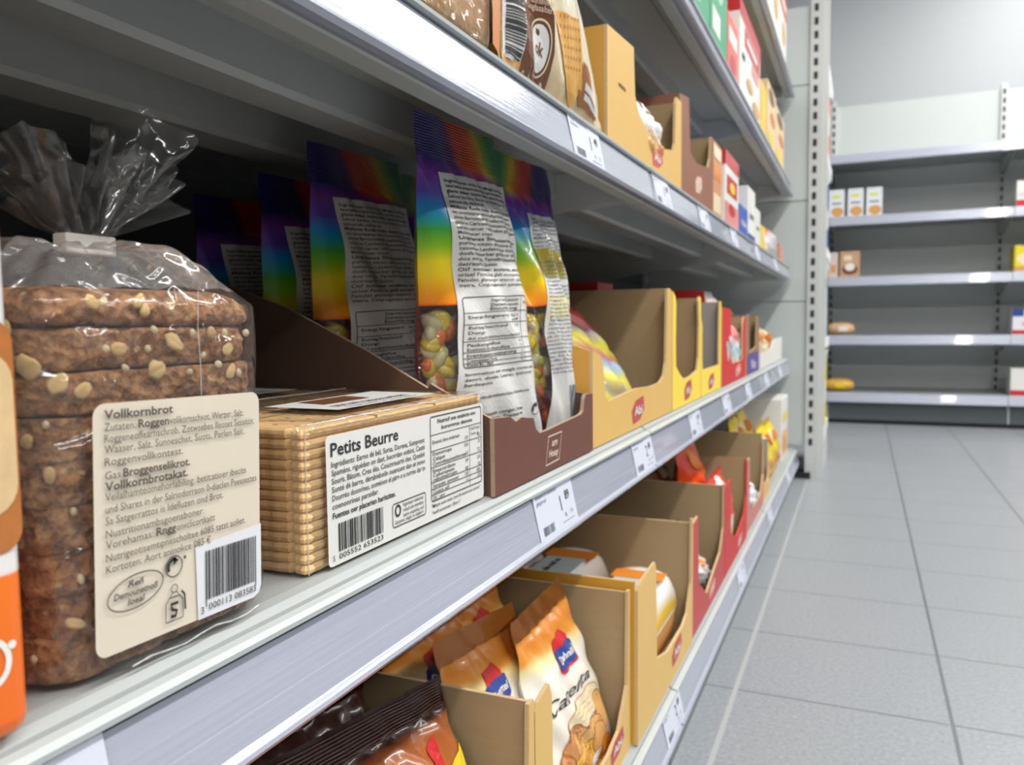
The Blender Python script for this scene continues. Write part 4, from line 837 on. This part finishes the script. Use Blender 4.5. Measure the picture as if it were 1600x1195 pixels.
for i, (x, y, z, lb) in enumerate(((-.300, .285, .262, 'shaded yellow and brown bag behind the chocolate bag'), (-.355, .28, .250, 'dark brown bag at the back of the nearest tray'), (-.27, .135, .25, 'shaded brown bag left of the chocolate bag, mostly out of frame'))):
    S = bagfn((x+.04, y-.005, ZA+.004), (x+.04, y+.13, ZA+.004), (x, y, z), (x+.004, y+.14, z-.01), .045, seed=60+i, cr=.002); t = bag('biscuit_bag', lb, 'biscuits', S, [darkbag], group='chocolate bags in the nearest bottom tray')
    d = MB(); d.put(poly([(0, -.02), (.03, 0), (.05, -.03), (.02, -.04)]), on(S, .3, .8, .55, .75, .05, .04), .0012, 0); d.build('printed_panel', tan_p, t, recalc=False)
# white and orange biscuit bags
wo = uvramp('orange_white_bag_print', [(0, '#e07a28'), (.07, '#d9c7ae'), (.2, '#e9dccb'), (.72, '#efe8dd'), (.79, '#e8d89a'), (.83, '#d99038'), (.88, '#cc7c2a'), (1, '#d48a3e')], rough=.3, coat=.35, mix_u=.06, noise_amt=.06)
cookm = pm('cookie_print', '#e2ac66', .45, var=.2, vscale=120, coat=.2); cookd = pm('cookie_print_dark', '#cd8e50', .45, var=.2, vscale=120, coat=.2); cooky = pm('cookie_print_gold', '#eab84e', .45, var=.15, vscale=120, coat=.2)
def cookie_bag(BL, BR, TL, TR, label, seed, brand, word, full):
    S = bagfn(BL, BR, TL, TR, .026, seed=seed, cr=.0009, st=.12); t = bag('biscuit_bag', label, 'biscuits', S, [wo], group='white and orange biscuit bags')
    fn = on(S, -.06, .94, 0, 1, .1, .165) if full else on(S, -.04, .86, 0, 1, .1, .165); d = MB(); N = lambda a, c: (a, c-.165)
    lx, lz = (.060, .113) if full else (.052, .113)
    d.put(poly([N(a, c) for a, c in ((lx-.015, lz+.004), (lx-.010, lz+.017), (lx+.006, lz+.020), (lx+.013, lz+.012), (lx+.014, lz+.003))]), fn, .0008, 0)
    d.put(poly([N(a, c) for a, c in rr(lx-.0165, lz-.011, lx+.0165, lz+.008, .005)]), fn, .0011, 0)
    d.put(poly([N(a, c) for a, c in rr(lx-.0165, lz-.0085, lx+.0165, lz+.0085, .006 if full else .0025)]), fn, .0014, 1)
    d.put(text(brand, .0085, 1, 'C', w=.028, x=lx, y=lz-.003-.165, shear=.1), fn, .0018, 2)
    d.put(text(word, .0150 if full else .0165, .2, 'C', w=.062 if full else .045, x=.050 if full else .072, y=(.081 if full else .088)-.165, shear=.25), fn, .0012, 5)
    if full:
        d.put(ell(.064, .064-.165, .027, .0125, 26, .12), fn, .0010, 6); d.put(ering(.064, .064-.165, .027, .0125, .0010, .12), fn, .0012, 3)
        for i in range(3): d.put(text(gib(28, 90+i), .0034, 0, 'C', w=.036-.006*i, x=.064, y=.068-.005*i-.165), fn, .0014, 4)
        kz = 0
        for a, c, ra, rc, ro, mm in ((.088, .047, .011, .018, .15, 4), (.040, .045, .012, .016, -.5, 3), (.052, .041, .009, .017, .5, 4), (.066, .036, .018, .015, .3, 4), (.052, .025, .021, .012, .1, 7), (.055, .026, .009, .0045, .2, 3), (.078, .028, .010, .016, .4, 4), (.028, .030, .012, .018, .3, 3), (.062, .012, .020, .0065, .25, 2), (.030, .010, .014, .009, 0, 4), (.060, .003, .022, .006, .1, 8), (.088, .012, .009, .012, .3, 8)):
            kz = kz+.00009; d.put(ell(a, c-.165, ra*1.07, rc*1.07, 24, ro), fn, .0010+kz, 9); d.put(ell(a, c-.165, ra, rc, 24, ro), fn, .00104+kz, mm)
        d.put(text('Miniso', .0045, 1, 'C', w=.018, x=.064, y=.0105-.165, shear=.2), fn, .0016, 1)
    else:
        for a, c, ra, rc, mm in ((.08, .045, .016, .020, 4), (.05, .040, .020, .016, 7), (.025, .045, .014, .018, 3), (.062, .068, .014, .018, 4)): d.put(ell(a, c-.165, ra, rc), fn, .0012, mm)
    d.build('front_print', [red_p, blue_p, white_p, cookd, cookm, inkd, cre_p, cooky, org_p, pm('cookie_print_rim', '#a8642c', .45)], t, recalc=False); return t
c1 = cookie_bag((-.228, .463, ZA+.004), (-.226, .592, ZA+.004), (-.262, .4600, .261), (-.258, .585, .249), 'white and orange biscuit bag with a squarish blue logo, left front of its tray', 71, 'Damrtel', 'ziot', False)
c2 = cookie_bag((-.2035, .520, ZA+.004), (-.1965, .675, ZA+.004), (-.243, .548, .246), (-.243, .655, .251), 'white and orange biscuit bag with printed golden cookies, right front of its tray', 72, 'Dahnitel', 'Carenta', True)
copy_tree(c1, (-.050, .003, .004), 'shaded white and orange biscuit bag directly behind the left front one')
copy_tree(c2, (-.072, .002, .008), 'shaded white and orange biscuit bag directly behind the right front one')
copy_tree(c1, (-.110, .003, .006), 'dark white and orange biscuit bag at the back left of its tray')
# packs in the golden tray
wop = uvramp('white_pack_print', [(0, '#f0c23c'), (.16, '#f2c94a'), (.24, '#efece8'), (.62, '#efeeec'), (.74, '#e9a445'), (.82, '#e08a2c'), (1, '#e8b070')], mix_u=.1, rough=.3)
def flow(name, label, x0, x1, y0, y1, z0, z1, mat, group):
    t = thing(name, label, 'biscuits', ((x0+x1)/2, (y0+y1)/2, z0), group); m = MB()
    def fnn(u, v):
        a = 2*math.pi*u; c, s = math.cos(a), math.sin(a); k = (abs(c)**4+abs(s)**4)**-.25
        e = 1-max(0, (abs(v-.5)-.40)/.10)**1.5*.85
        return ((x0+x1)/2+(x1-x0)/2*k*c, y0+(y1-y0)*v, z0+(z1-z0)/2*(1+k*s*e)+.0012*math.sin(v*50+c*4)*(abs(v-.5) > .38))
    m.grid(fnn, 40, 24, 0, wrap=True)
    m.u = [[(q[1], ((q[0]*2) % 1)) for q in uv] for uv in m.u]
    m.build('pack_body', mat, t, smooth=True); return t
for i, (x0, x1, y0, y1, z0, z1, lb) in enumerate(((-.268, -.196, .700, .932, ZA+.004, .188, 'white and orange pack lying at the front of the golden tray'), (-.350, -.276, .700, .930, ZA+.004, .204, 'white and orange pack second from the front in the golden tray'), (-.432, -.356, .700, .930, ZA+.004, .206, 'white and orange pack at the back of the golden tray'))):
    t = flow('biscuit_pack', lb, x0, x1, y0, y1, z0, z1, wop, 'white and orange packs in the golden tray')
    fn = flat((x1-.006, y0+.03, z1+.0008), (0, 1, 0), (-1, 0, 0), (0, 0, 1)); d = MB(); d.put(rect(.05, .004, .13, .05), fn, 0, 0); d.put(rect(.13, -.004, .16, .056), fn, .0003, 1); d.put(text(gib(12, i), .012, 1, w=.06, x=.06, y=.03), fn, .0005, 2); d.build('printed_panel', [pm('pale_blue_print', '#b9c4c4', .4), org_p, inkb], t, recalc=False)
# small sweets and bags farther along
def small_bags(spec, name, cat, group):
    for i, (x, y, z, w, h, th, rx, mat, lb) in enumerate(spec):
        S = bagfn((x+rx, y-w/2, z), (x+rx, y+w/2, z), (x-rx, y-w/2*.9, z+h), (x-rx, y+w/2*.9, z+h), th, seed=100+i+len(lb), cr=.0015, st=.07)
        t = bag(name, lb, cat, S, [mat], group=group, nu=16, nv=22, base=Vector((x, y, z)))
        d = MB(); d.put(ell(.02, .015, .015, .01, 16), on(S, .25, .75, .4, .7, .04, .03), .002, 0); d.build('printed_panel', [white_p, org_p, cre_p, yel_p][i % 4], t, recalc=False)
dchoc = uvramp('dark_sweet_print', [(0, '#2a2024'), (.35, '#3a2a30'), (.45, '#e2dada'), (.6, '#d8a050'), (.7, '#2c2226'), (1, '#4a3a3a')], noise_amt=.5, rough=.2)
dchoc2 = uvramp('white_sweet_print', [(0, '#e8e4e4'), (.4, '#d9c9b9'), (.5, '#d88a3a'), (.6, '#241c20'), (1, '#d8d4d4')], noise_amt=.5, rough=.2)
small_bags([(-.205, 1.03, ZA+.004, .07, .055, .03, .006, dchoc, 'small dark wrapped sweet at front left of the nearer red tray'), (-.204, 1.11, ZA+.004, .07, .05, .03, .006, dchoc2, 'small white wrapped sweet at front right of the nearer red tray'), (-.235, 1.02, ZA+.012, .08, .075, .03, .006, dchoc2, 'small white and dark sweet behind the front left one'), (-.235, 1.115, ZA+.012, .08, .085, .03, .006, dchoc, 'small dark sweet on the pile, behind the front right one'), (-.268, 1.06, ZA+.012, .10, .085, .035, .006, dchoc, 'small dark sweet at the back of the nearer red tray')], 'wrapped_sweet', 'sweets', 'sweets in the nearer red tray')
ored = uvramp('orange_bag_print', [(0, '#e87a1e'), (.2, '#ef8a24'), (.3, '#7a3a2a'), (.4, '#d8c060'), (.55, '#e8dcd4'), (.66, '#e2461e'), (.85, '#e8581c'), (1, '#d8381c')], noise_amt=.3)
small_bags([(-.208, 1.30, ZA+.004, .14, .138, .04, .008, ored, 'orange and red sweet bag at the front of the farther red tray'), (-.252, 1.31, ZA+.004, .17, .18, .045, .012, ored, 'orange and red sweet bag behind the front one in the farther red tray'), (-.30, 1.28, ZA+.004, .14, .165, .045, .012, pm('brown_bag', '#8a5a3a', .4), 'brown bag at the back of the farther red tray')], 'sweet_bag', 'sweets', 'bags in the farther red tray')
small_bags([(-.205, 1.60, ZA+.004, .11, .075, .04, .006, pm('white_bag', '#e2e0e2', .35), 'small white bag at the front of the pinkish tray'), (-.25, 1.59, ZA+.004, .12, .10, .04, .01, pm('white_bag', '#e2e0e2', .35), 'small white bag behind the front one in the pinkish tray')], 'snack_bag', 'snacks', 'white bags in the pinkish tray')
yb = uvramp('yellow_pack_print', [(0, '#e8b81e'), (.25, '#efc422'), (.4, '#e0861e'), (.55, '#f0cf2a'), (.75, '#f2d63a'), (.85, '#efe8d0'), (.93, '#ead21e'), (1, '#e2c81a')], noise_amt=.2, rough=.25)
for i, (x, y, zt, lb) in enumerate(((-.205, 1.91, .245, 'yellow noodle-like pack at the shelf front beyond the high torn tray'), (-.205, 2.06, .235, 'yellow pack at the shelf front, before the white carton'), (-.265, 1.90, .262, 'yellow pack in the second row beyond the high torn tray'), (-.27, 2.06, .262, 'yellow pack in the second row before the white carton'), (-.34, 1.92, .25, 'yellow pack in the shaded third row'))):
    S = bagfn((x+.006, y-.06, ZA+.002), (x+.006, y+.06, ZA+.002), (x-.008, y-.06, zt), (x-.008, y+.06, zt), .04, seed=130+i, cr=.0015); t = bag('snack_pack', 'yellow pack' + lb[lb.index(' pack')+5:] if i else 'yellow pack at the shelf front beyond the high torn tray', 'snacks', S, [yb], group='yellow packs near the shelf end', nu=18, nv=26)
    d = MB(); d.put(ell(.02, .015, .016, .011, 18), on(S, .2, .8, .35, .6, .04, .03), .003, 0); d.build('printed_panel', org_p, t, recalc=False)
carton('food_carton', 'white carton with orange picture at the far end of the bottom shelf', 'carton', -.33, -.195, 2.27, 2.46, ZA, .262, white_p, [('+x', .1, .05, .9, .45, pm('print_peach', '#e2b070', .4)), ('+x', .3, .1, .7, .35, org_p, 'ell'), ('+x', .15, .6, .85, .75, yel_p), ('-y', .1, .1, .9, .5, pm('print_peach', '#e2b070', .4))])

# ------------------------------------------------------------ upper shelf
toast = pm('toast_crumb', '#c79a66', .7, var=.35, vscale=150, bump=.5, bscale=300)
t = thing('toast_bag', 'brown toast pack in clear film at the near end of the upper shelf', 'bread', (-.25, .415, ZC))
m = MB(); m.box(-.285, -.2125, .345, .464, ZC+.002, .745); m.build('toast_block', toast, t, bevel=.008, segs=3)
m = MB(); S = lambda u, v: (-.25+.0405*math.copysign(abs(math.cos(6.2832*u))**.35, math.cos(6.2832*u)), .402+.066*math.copysign(abs(math.sin(6.2832*u))**.35, math.sin(6.2832*u)), ZC+.001+.13*v+.001*math.sin(u*60))
m.grid(S, 64, 14, 0, wrap=True); m.build('bag_film', wf, t, smooth=True)
d = MB(); d.put(poly([(.022, .050), (.027, .050), (.031, .10), (.024, .10)]), flat((-.2088, .425, ZC)), .0006, 0); d.put(poly([(.028, .005), (.038, .001), (.0415, .10), (.031, .10)]), flat((-.2088, .425, ZC)), .0006, 1); d.build('film_print', [white_p, pm('print_rust', '#c47a3a', .4)], t, recalc=False)
S = bagfn((-.213, .474, ZC+.001), (-.213, .694, ZC+.001), (-.245, .468, .86), (-.245, .510, .86), .05, seed=81, cr=.0012, sb=.015, pw=.4)
bp = uvramp('biscuit_bag_print', [(0, '#d9b888'), (.08, '#e2cfa8'), (.22, '#ead9b4'), (.36, '#efe6d6'), (.6, '#f0ebe4'), (1, '#e8dccb')], rough=.2, coat=.6)
t = bag('biscuit_bag', 'cream bag with a printed square biscuit, barcode and brown tag on the upper shelf', 'biscuits', S, [bp])
fn = on(S, 0, 1, 0, 1, .22, .22); d = MB(); M = lambda a, c: (a, c-.22)
d.put([M(a, c) for a, c in rect(.0, .0, .030, .20, 3, 12)[0]] and ([M(a, c) for a, c in rect(.001, .0, .028, .20, 3, 12)[0]], rect(.001, 0, .028, .20, 3, 12)[1]), fn, .0008, 0)
d.put(([M(a, c) for a, c in rect(.002, .004, .0275, .052, 3, 6)[0]], rect(0, 0, 1, 1, 3, 6)[1]), fn, .0013, 1)
bc = barcode(.004, .006, .026, .047, 8, 16, True); d.put(([M(a, c) for a, c in bc[0]], bc[1]), fn, .0017, 2)
d.put(poly([M(a, c) for a, c in ((.028, .0), (.075, .0), (.076, .022), (.068, .042), (.050, .052), (.029, .055))]), fn, .0011, 3)
d.put(ell(.055, .021-.22, .013, .014), fn, .0014, 1); d.put(ering(.055, .021-.22, .0155, .0165, .0012), fn, .0015, 6); d.put(text('ok', .011, 1, 'C', w=.014, x=.055, y=.017-.22), fn, .0017, 3)
for i in range(2): d.put(text(gib(16, i+3), .005, 1, 'C', w=.036-.01*i, x=.054, y=.0415+.004*i-.22), fn, .0016, 7)
d.put(poly([M(a, c) for a, c in ((.086, .052), (.146, .058), (.150, .016), (.128, .000), (.104, .020))]), fn, .0009, 4)
for i in range(8):
    for j in range(6):
        a, c = .094+.007*i, .050-.006*j+.001*i
        if c > .008+max(0, (.12-a))*1.1: d.put(ell(a, c-.22, .0009, .0012, 8), fn, .0012, 5)
d.put(poly([M(a, c) for a, c in ((.152, .034), (.190, .026), (.196, .004), (.150, .006), (.143, .014))]), fn, .0009, 5)
d.put(poly([M(a, c) for a, c in ((.156, .022), (.192, .014), (.192, .010), (.155, .017))]), fn, .0012, 1)
d.put(poly([M(a, c) for a, c in ((.156, .015), (.192, .008), (.192, .005), (.155, .011))]), fn, .0012, 1)
d.put(text('roll', .022, .2, 'C', w=.05, x=.145, y=.088-.22, shear=.3), fn, .0010, 2)
d.build('bag_print', [toast, lw, inkd, brn_p, pm('print_biscuit', '#d9a24e', .5, var=.15, vscale=150), pm('print_biscuit_dark', '#a0693a', .5), cre_p, pm('print_palebrown', '#cbb09a', .5)], t, recalc=False)
# trays on the upper shelf
CX = -.2105
tray('display_tray', 'yellow-tan cardboard tray with a high left flap on the upper shelf', 'display tray', .700, 1.0165, CX, -.60, ZC,
     [(.700, ZC), (1.0165, ZC), (1.0165, .747), (.990, .747), (.984, .738), (.980, .690), (.972, .680), (.92, .672), (.88, .671), (.845, .676), (.812, .685), (.795, .700), (.790, .745), (.700, .738)], tan_b, hl=.098, hr=.107, side=tan_s, logo=(.890, .656, .05, .022))
d = MB(); d.put(text('urema', .007, 1, w=.024, x=.735, y=.694), flat((CX, 0, 0)), .0004, 0); d.build('printed_text', inkd, [q for q in COL.objects if q.get('label', '').startswith('yellow-tan')][0], recalc=False)
small_bags([(-.226, .875, ZC+.004, .13, .075, .03, .008, uvramp('cream_bag_print', [(0, '#d88a3a'), (.3, '#e2b070'), (.5, '#ece6e2'), (.8, '#efeae6'), (1, '#d8a860')]), 'white and orange bag inside the yellow-tan tray on the upper shelf')], 'snack_bag', 'snacks', None)
bt = pm('brown_tray_print2', '#8c5a44', .55, var=.04, vscale=30)
tray('display_tray', 'brown cardboard tray with pale lining on the upper shelf', 'display tray', 1.0205, 1.250, CX, -.60, ZC,
     [(1.0205, ZC), (1.250, ZC), (1.250, .750), (1.232, .750), (1.222, .715), (1.207, .700), (1.12, .6905), (1.075, .697), (1.064, .764), (1.0205, .758)], bt, hl=.120, hr=.112, logo=(1.133, .664, .05, .026), logo_mat=pm('logo_cream', '#d8b4a4', .5))
ox = dict(org=org_p, white=white_p)
carton('snack_carton', 'thin cream and orange carton beside the brown upper tray', 'carton', -.34, -.212, 1.253, 1.340, ZC, .752, pm('print_sand', '#c98e62', .45), [('+x', .1, .05, .9, .3, cre_p), ('+x', .1, .5, .9, .72, org_p), ('+x', .1, .78, .9, .95, cre_p)])
carton('snack_carton', 'red and white carton with a red picture on the upper shelf', 'carton', -.33, -.2095, 1.362, 1.515, ZC, .757, white_p, [('+x', 0, .80, 1, 1, red_p), ('+x', .1, .42, .85, .68, red_p), ('+x', .3, .46, .7, .62, yel_p, 'ell'), ('+x', 0, .0, 1, .3, pink_p), ('+x', .2, .12, .7, .3, red_p, 'ell'), ('-y', 0, .8, 1, 1, red_p), ('-y', .2, .1, .8, .6, kraft)])
carton('snack_carton', 'low blue carton with white lettering on the upper shelf', 'carton', -.32, -.2095, 1.535, 1.645, ZC, .692, pm('print_royal', '#3f5fb2', .45), [('+x', .2, .35, .8, .7, 'x')][:0] + [('+x', .2, .3, .8, .6, white_p, 'Nie')])
carton('snack_carton', 'tall white carton right after the blue one on the upper shelf', 'carton', -.32, -.2095, 1.650, 1.760, ZC, .742, white_p, [('+x', .2, .4, .8, .5, ink), ('+x', 0, .0, 1, .1, blue_p)])
carton('snack_carton', 'medium white carton beside the tall white one on the upper shelf', 'carton', -.33, -.2095, 1.766, 1.855, ZC, .715, pm('print_offwhite', '#d8dad4', .45), [('+x', .2, .4, .8, .5, ink)])
carton('snack_carton', 'small yellow carton on the upper shelf near its far end', 'carton', -.32, -.2095, 1.870, 1.965, ZC, .690, yel_p, [('+x', .15, .3, .85, .7, cre_p)])
carton('snack_carton', 'narrow pale carton behind the small yellow one on the upper shelf', 'carton', -.40, -.322, 1.90, 1.98, ZC, .735, pm('print_offwhite', '#d8dad4', .45), [('+x', .15, .3, .85, .7, cre_p)])
S = bagfn((-.213, 2.00, ZC+.001), (-.213, 2.30, ZC+.001), (-.25, 1.98, .712), (-.25, 2.14, .712), .05, seed=85, cr=.001)
t = bag('snack_bag', 'bright red and white bag at the far end of the upper shelf', 'snacks', S, [uvramp('red_bag_print', [(0, '#e2d8da'), (.35, '#e6dcde'), (.5, '#d81e22'), (1, '#d9181c')], mix_u=-.5)])
d = MB(); d.put(ell(.02, .015, .015, .01), on(S, .3, .7, .15, .35, .04, .03), .003, 0); d.build('printed_panel', white_p, t, recalc=False)
carton('snack_carton', 'small tan carton last on the upper shelf', 'carton', -.30, -.212, 2.34, 2.44, ZC, .690, pm('print_clay', '#c08a76', .5), [('+x', .2, .3, .8, .6, pink_p)])

# ------------------------------------------------------------ second highest and top shelf
gpaint = pm('green_carton_print', '#3f9a72', .45, var=.08, vscale=20)
for i, (y0, y1, lb) in enumerate(((.86, 1.035, 'green carton nearest on the second highest shelf'), (1.04, 1.205, 'green carton in the middle of three on the second highest shelf'), (1.215, 1.368, 'green carton farthest of three, beside the red and white ones'))):
    carton('food_carton', lb, 'carton', -.40, -.2095, y0, y1, ZD, 1.075, gpaint, [('+x', .1, .12, .55, .3, white_p), ('+x', .25, .4, .75, .8, pm('print_mint', '#a8cdb4', .4), 'ell'), ('+x', .12, .85, .9, .93, white_p), ('-y', .1, .1, .9, .9, grn_p)], 'green cartons on the second highest shelf')
carton('food_carton', 'tall white carton standing behind the pink-red one on the second highest shelf', 'carton', -.42, -.262, 1.39, 1.49, ZD, 1.03, pm('print_ivory', '#e2ded6', .45), [('+x', .1, .5, .9, .8, pm('print_greyrose', '#c9b8b4', .4)), ('-y', .05, .0, .95, .9, kraft)])
carton('food_carton', 'low pink-red carton after the green cartons', 'carton', -.258, -.2095, 1.378, 1.490, ZD, .985, pm('print_coral', '#dd6a60', .45), [('+x', .1, .55, .9, .8, white_p), ('+x', .2, .1, .8, .4, red_p, 'ell')])
carton('food_carton', 'large red and white carton with biscuit pictures on the second highest shelf', 'carton', -.36, -.2095, 1.515, 1.825, ZD, 1.055, white_p, [('+x', 0, .82, 1, 1, red_p), ('+x', .2, .60, .95, .80, red_p), ('+x', .3, .68, .8, .74, white_p), ('+x', .55, .46, .9, .58, pink_p), ('+x', .3, .2, .6, .34, tan_p, 'ell'), ('+x', .6, .06, .95, .22, tan_p, 'ell'), ('+x', .1, .42, .2, .48, inkd), ('-y', 0, .85, 1, 1, red_p), ('-y', .5, .0, 1, .85, white_p)])
carton('food_carton', 'narrow yellow carton beside the large red and white one', 'carton', -.33, -.2095, 1.850, 1.948, ZD, 1.000, pm('print_mustard', '#e2bf4a', .45), [('+x', .15, .3, .85, .6, yel_p)])
for i, (y0, y1, lb) in enumerate(((1.975, 2.165, 'nearer patterned brown and cream carton at the far end of the second highest shelf'), (2.175, 2.40, 'farther patterned brown and cream carton at the far end of the second highest shelf'))):
    carton('food_carton', lb, 'carton', -.32, -.2095, y0, y1, ZD, 1.035-.01*i, pm('print_buff', '#d9c09a', .45), [('+x', .1, .72, .8, .95, brn_p, 'ell'), ('+x', .3, .42, .9, .62, pm('print_rust', '#c47a3a', .4), 'ell'), ('+x', .1, .08, .7, .32, yel_p, 'ell')], 'brown and cream cartons')
for i, (y0, y1, lb) in enumerate(((1.80, 2.04, 'nearer red and white carton on the top shelf'), (2.05, 2.26, 'middle red and white carton on the top shelf'), (2.27, 2.46, 'farthest red and white carton on the top shelf'))):
    carton('food_carton', lb, 'carton', -.34, -.212, y0, y1, ZE, 1.37, white_p, [('+x', 0, .7, 1, 1, red_p), ('+x', .3, .3, .8, .6, tan_p, 'ell'), ('+x', .1, .8, .9, .9, white_p)], 'red and white cartons on the top shelf')

# ------------------------------------------------------------ goods on the far wall and the aisle-end shelving
for i, (x0, where) in enumerate(((-.150, 'left'), (-.070, 'middle'), (.008, 'right'))):
    carton('food_carton', 'white carton with orange picture on the far wall, %s of the three' % where, 'carton', x0, x0+.066, 4.02, 4.10, FZ[3], FZ[3]+.128, pm('print_cool_white', '#dfe2e8', .45), [('-y', .15, .05, .95, .38, tan_p, 'ell'), ('-y', .2, .7, .75, .82, pm('print_lime', '#d4dc6a', .4)), ('-y', .2, .48, .8, .54, ink)], 'three white cartons on the far wall')
carton('food_carton', 'yellow carton half hidden by the slotted upright on the far wall', 'carton', -.235, -.150, 4.02, 4.10, FZ[2], FZ[2]+.145, yel_p, [('-y', .1, .1, .9, .4, white_p)])
carton('food_carton', 'slim pale carton beside the brown one on the far wall', 'carton', -.147, -.108, 4.02, 4.10, FZ[2], FZ[2]+.115, pm('print_rosewhite', '#d8c4bc', .45), [('-y', .2, .2, .8, .5, tan_p)])
carton('food_carton', 'small tan carton with a cake picture on the far wall', 'carton', -.098, -.014, 4.02, 4.10, FZ[2], FZ[2]+.118, pm('print_terracotta', '#c79a78', .45), [('-y', .1, .1, .9, .5, brn_p, 'ell'), ('-y', .25, .25, .75, .55, white_p, 'ell'), ('-y', .2, .65, .6, .85, cre_p)])
def loaf(name, label, x0, x1, y, z, h, mat):
    t = flow(name, label, y-.05, y+.05, x0, x1, z, z+h, mat, None); return t
for lb, x0, x1, zs, h, col in (('wrapped pale bread roll pack on the far wall', -.150, -.030, FZ[1], .062, '#d8b08a'), ('wrapped golden bread pack low on the far wall', -.160, -.028, FZ[0], .062, '#dcae4a')):
    t = thing('bread_pack', lb, 'bread', ((x0+x1)/2, 4.06, zs)); m = MB()
    m.grid(lambda u, v: ((x0+x1)/2+(x1-x0)/2*math.sin(math.pi*(v-.5))*1.0, 4.06+.04*math.cos(math.pi*(v-.5))**.6*math.cos(6.2832*u), zs+h/2+(h/2-.001)*math.cos(math.pi*(v-.5))**.6*math.sin(6.2832*u)), 24, 14, 0, wrap=True); m.build('wrapper', pm('roll_'+col, col, .35, var=.3, vscale=25), t, smooth=True)
    d = MB(); d.put(rect(0, 0, .04, .02), flat((x0+.05, 4.0195, zs+.02), (1, 0, 0), (0, 0, 1), (0, -1, 0)), 0, 0); d.build('printed_panel', white_p if h and zs > .3 else yel_p, t, recalc=False)
def rightbay(lb, x1, z, h, base, dec): carton('food_carton', lb, 'carton', .592, x1, 4.02, 4.14, z, z+h, pm(base[0], base[1], .45), dec)
rightbay('white and red carton at the right edge of the far wall, second highest level', .76, FZ[3], .112, ('print_snow', '#e6e4e2'), [('-y', 0, 0, 1, .28, red_p), ('-y', .3, .62, .8, .85, red_p), ('-y', .05, .4, .5, .55, pm('print_lilac', '#d4ccd8', .4))])
rightbay('yellow carton at the right edge of the far wall, middle level', .76, FZ[2], .112, ('print_sun', '#e4cc28'), [('-y', .05, .25, .6, .75, cre_p, 'ell'), ('-y', 0, 0, 1, .22, tan_p)])
rightbay('white carton with blue and magenta tops at the right edge of the far wall', .76, FZ[1], .108, ('print_frost', '#e0dfe4'), [('-y', .0, .72, .25, 1, blue_p), ('-y', .35, .65, 1, .95, pm('print_magenta', '#b03a8c', .4)), ('-y', 0, 0, 1, .18, red_p), ('-y', .2, .3, .9, .55, pink_p, 'ell')])
rightbay('white and red carton at the right edge of the far wall, lowest level', .76, FZ[0], .118, ('print_milk', '#e4e2dd'), [('-y', 0, 0, .4, .2, red_p), ('-y', .42, .18, 1, .86, red_p), ('-y', .5, .4, .95, .6, cre_p)])
for zs, h, col, lb, x1 in ((.98, .22, '#e2847a', 'pink carton just visible past the slotted upright, fourth aisle-end shelf', -.105), (.70, .20, '#3d5f9e', 'blue carton just visible past the slotted upright, third aisle-end shelf', -.105), (.42, .16, '#b8c8d4', 'pale blue carton just visible past the slotted upright', -.105), (.14, .24, '#dccf2e', 'yellow carton just visible past the foot of the slotted upright', -.103)):
    carton('food_carton', lb, 'carton', -.22, x1, 2.62, 2.80, zs, zs+h, pm('end_'+col, col, .45), [('+x', .1, .3, .9, .6, white_p)])
for o in list(COL.objects):
    if o.type == 'EMPTY' and o.parent is None and not o.children: bpy.data.objects.remove(o)
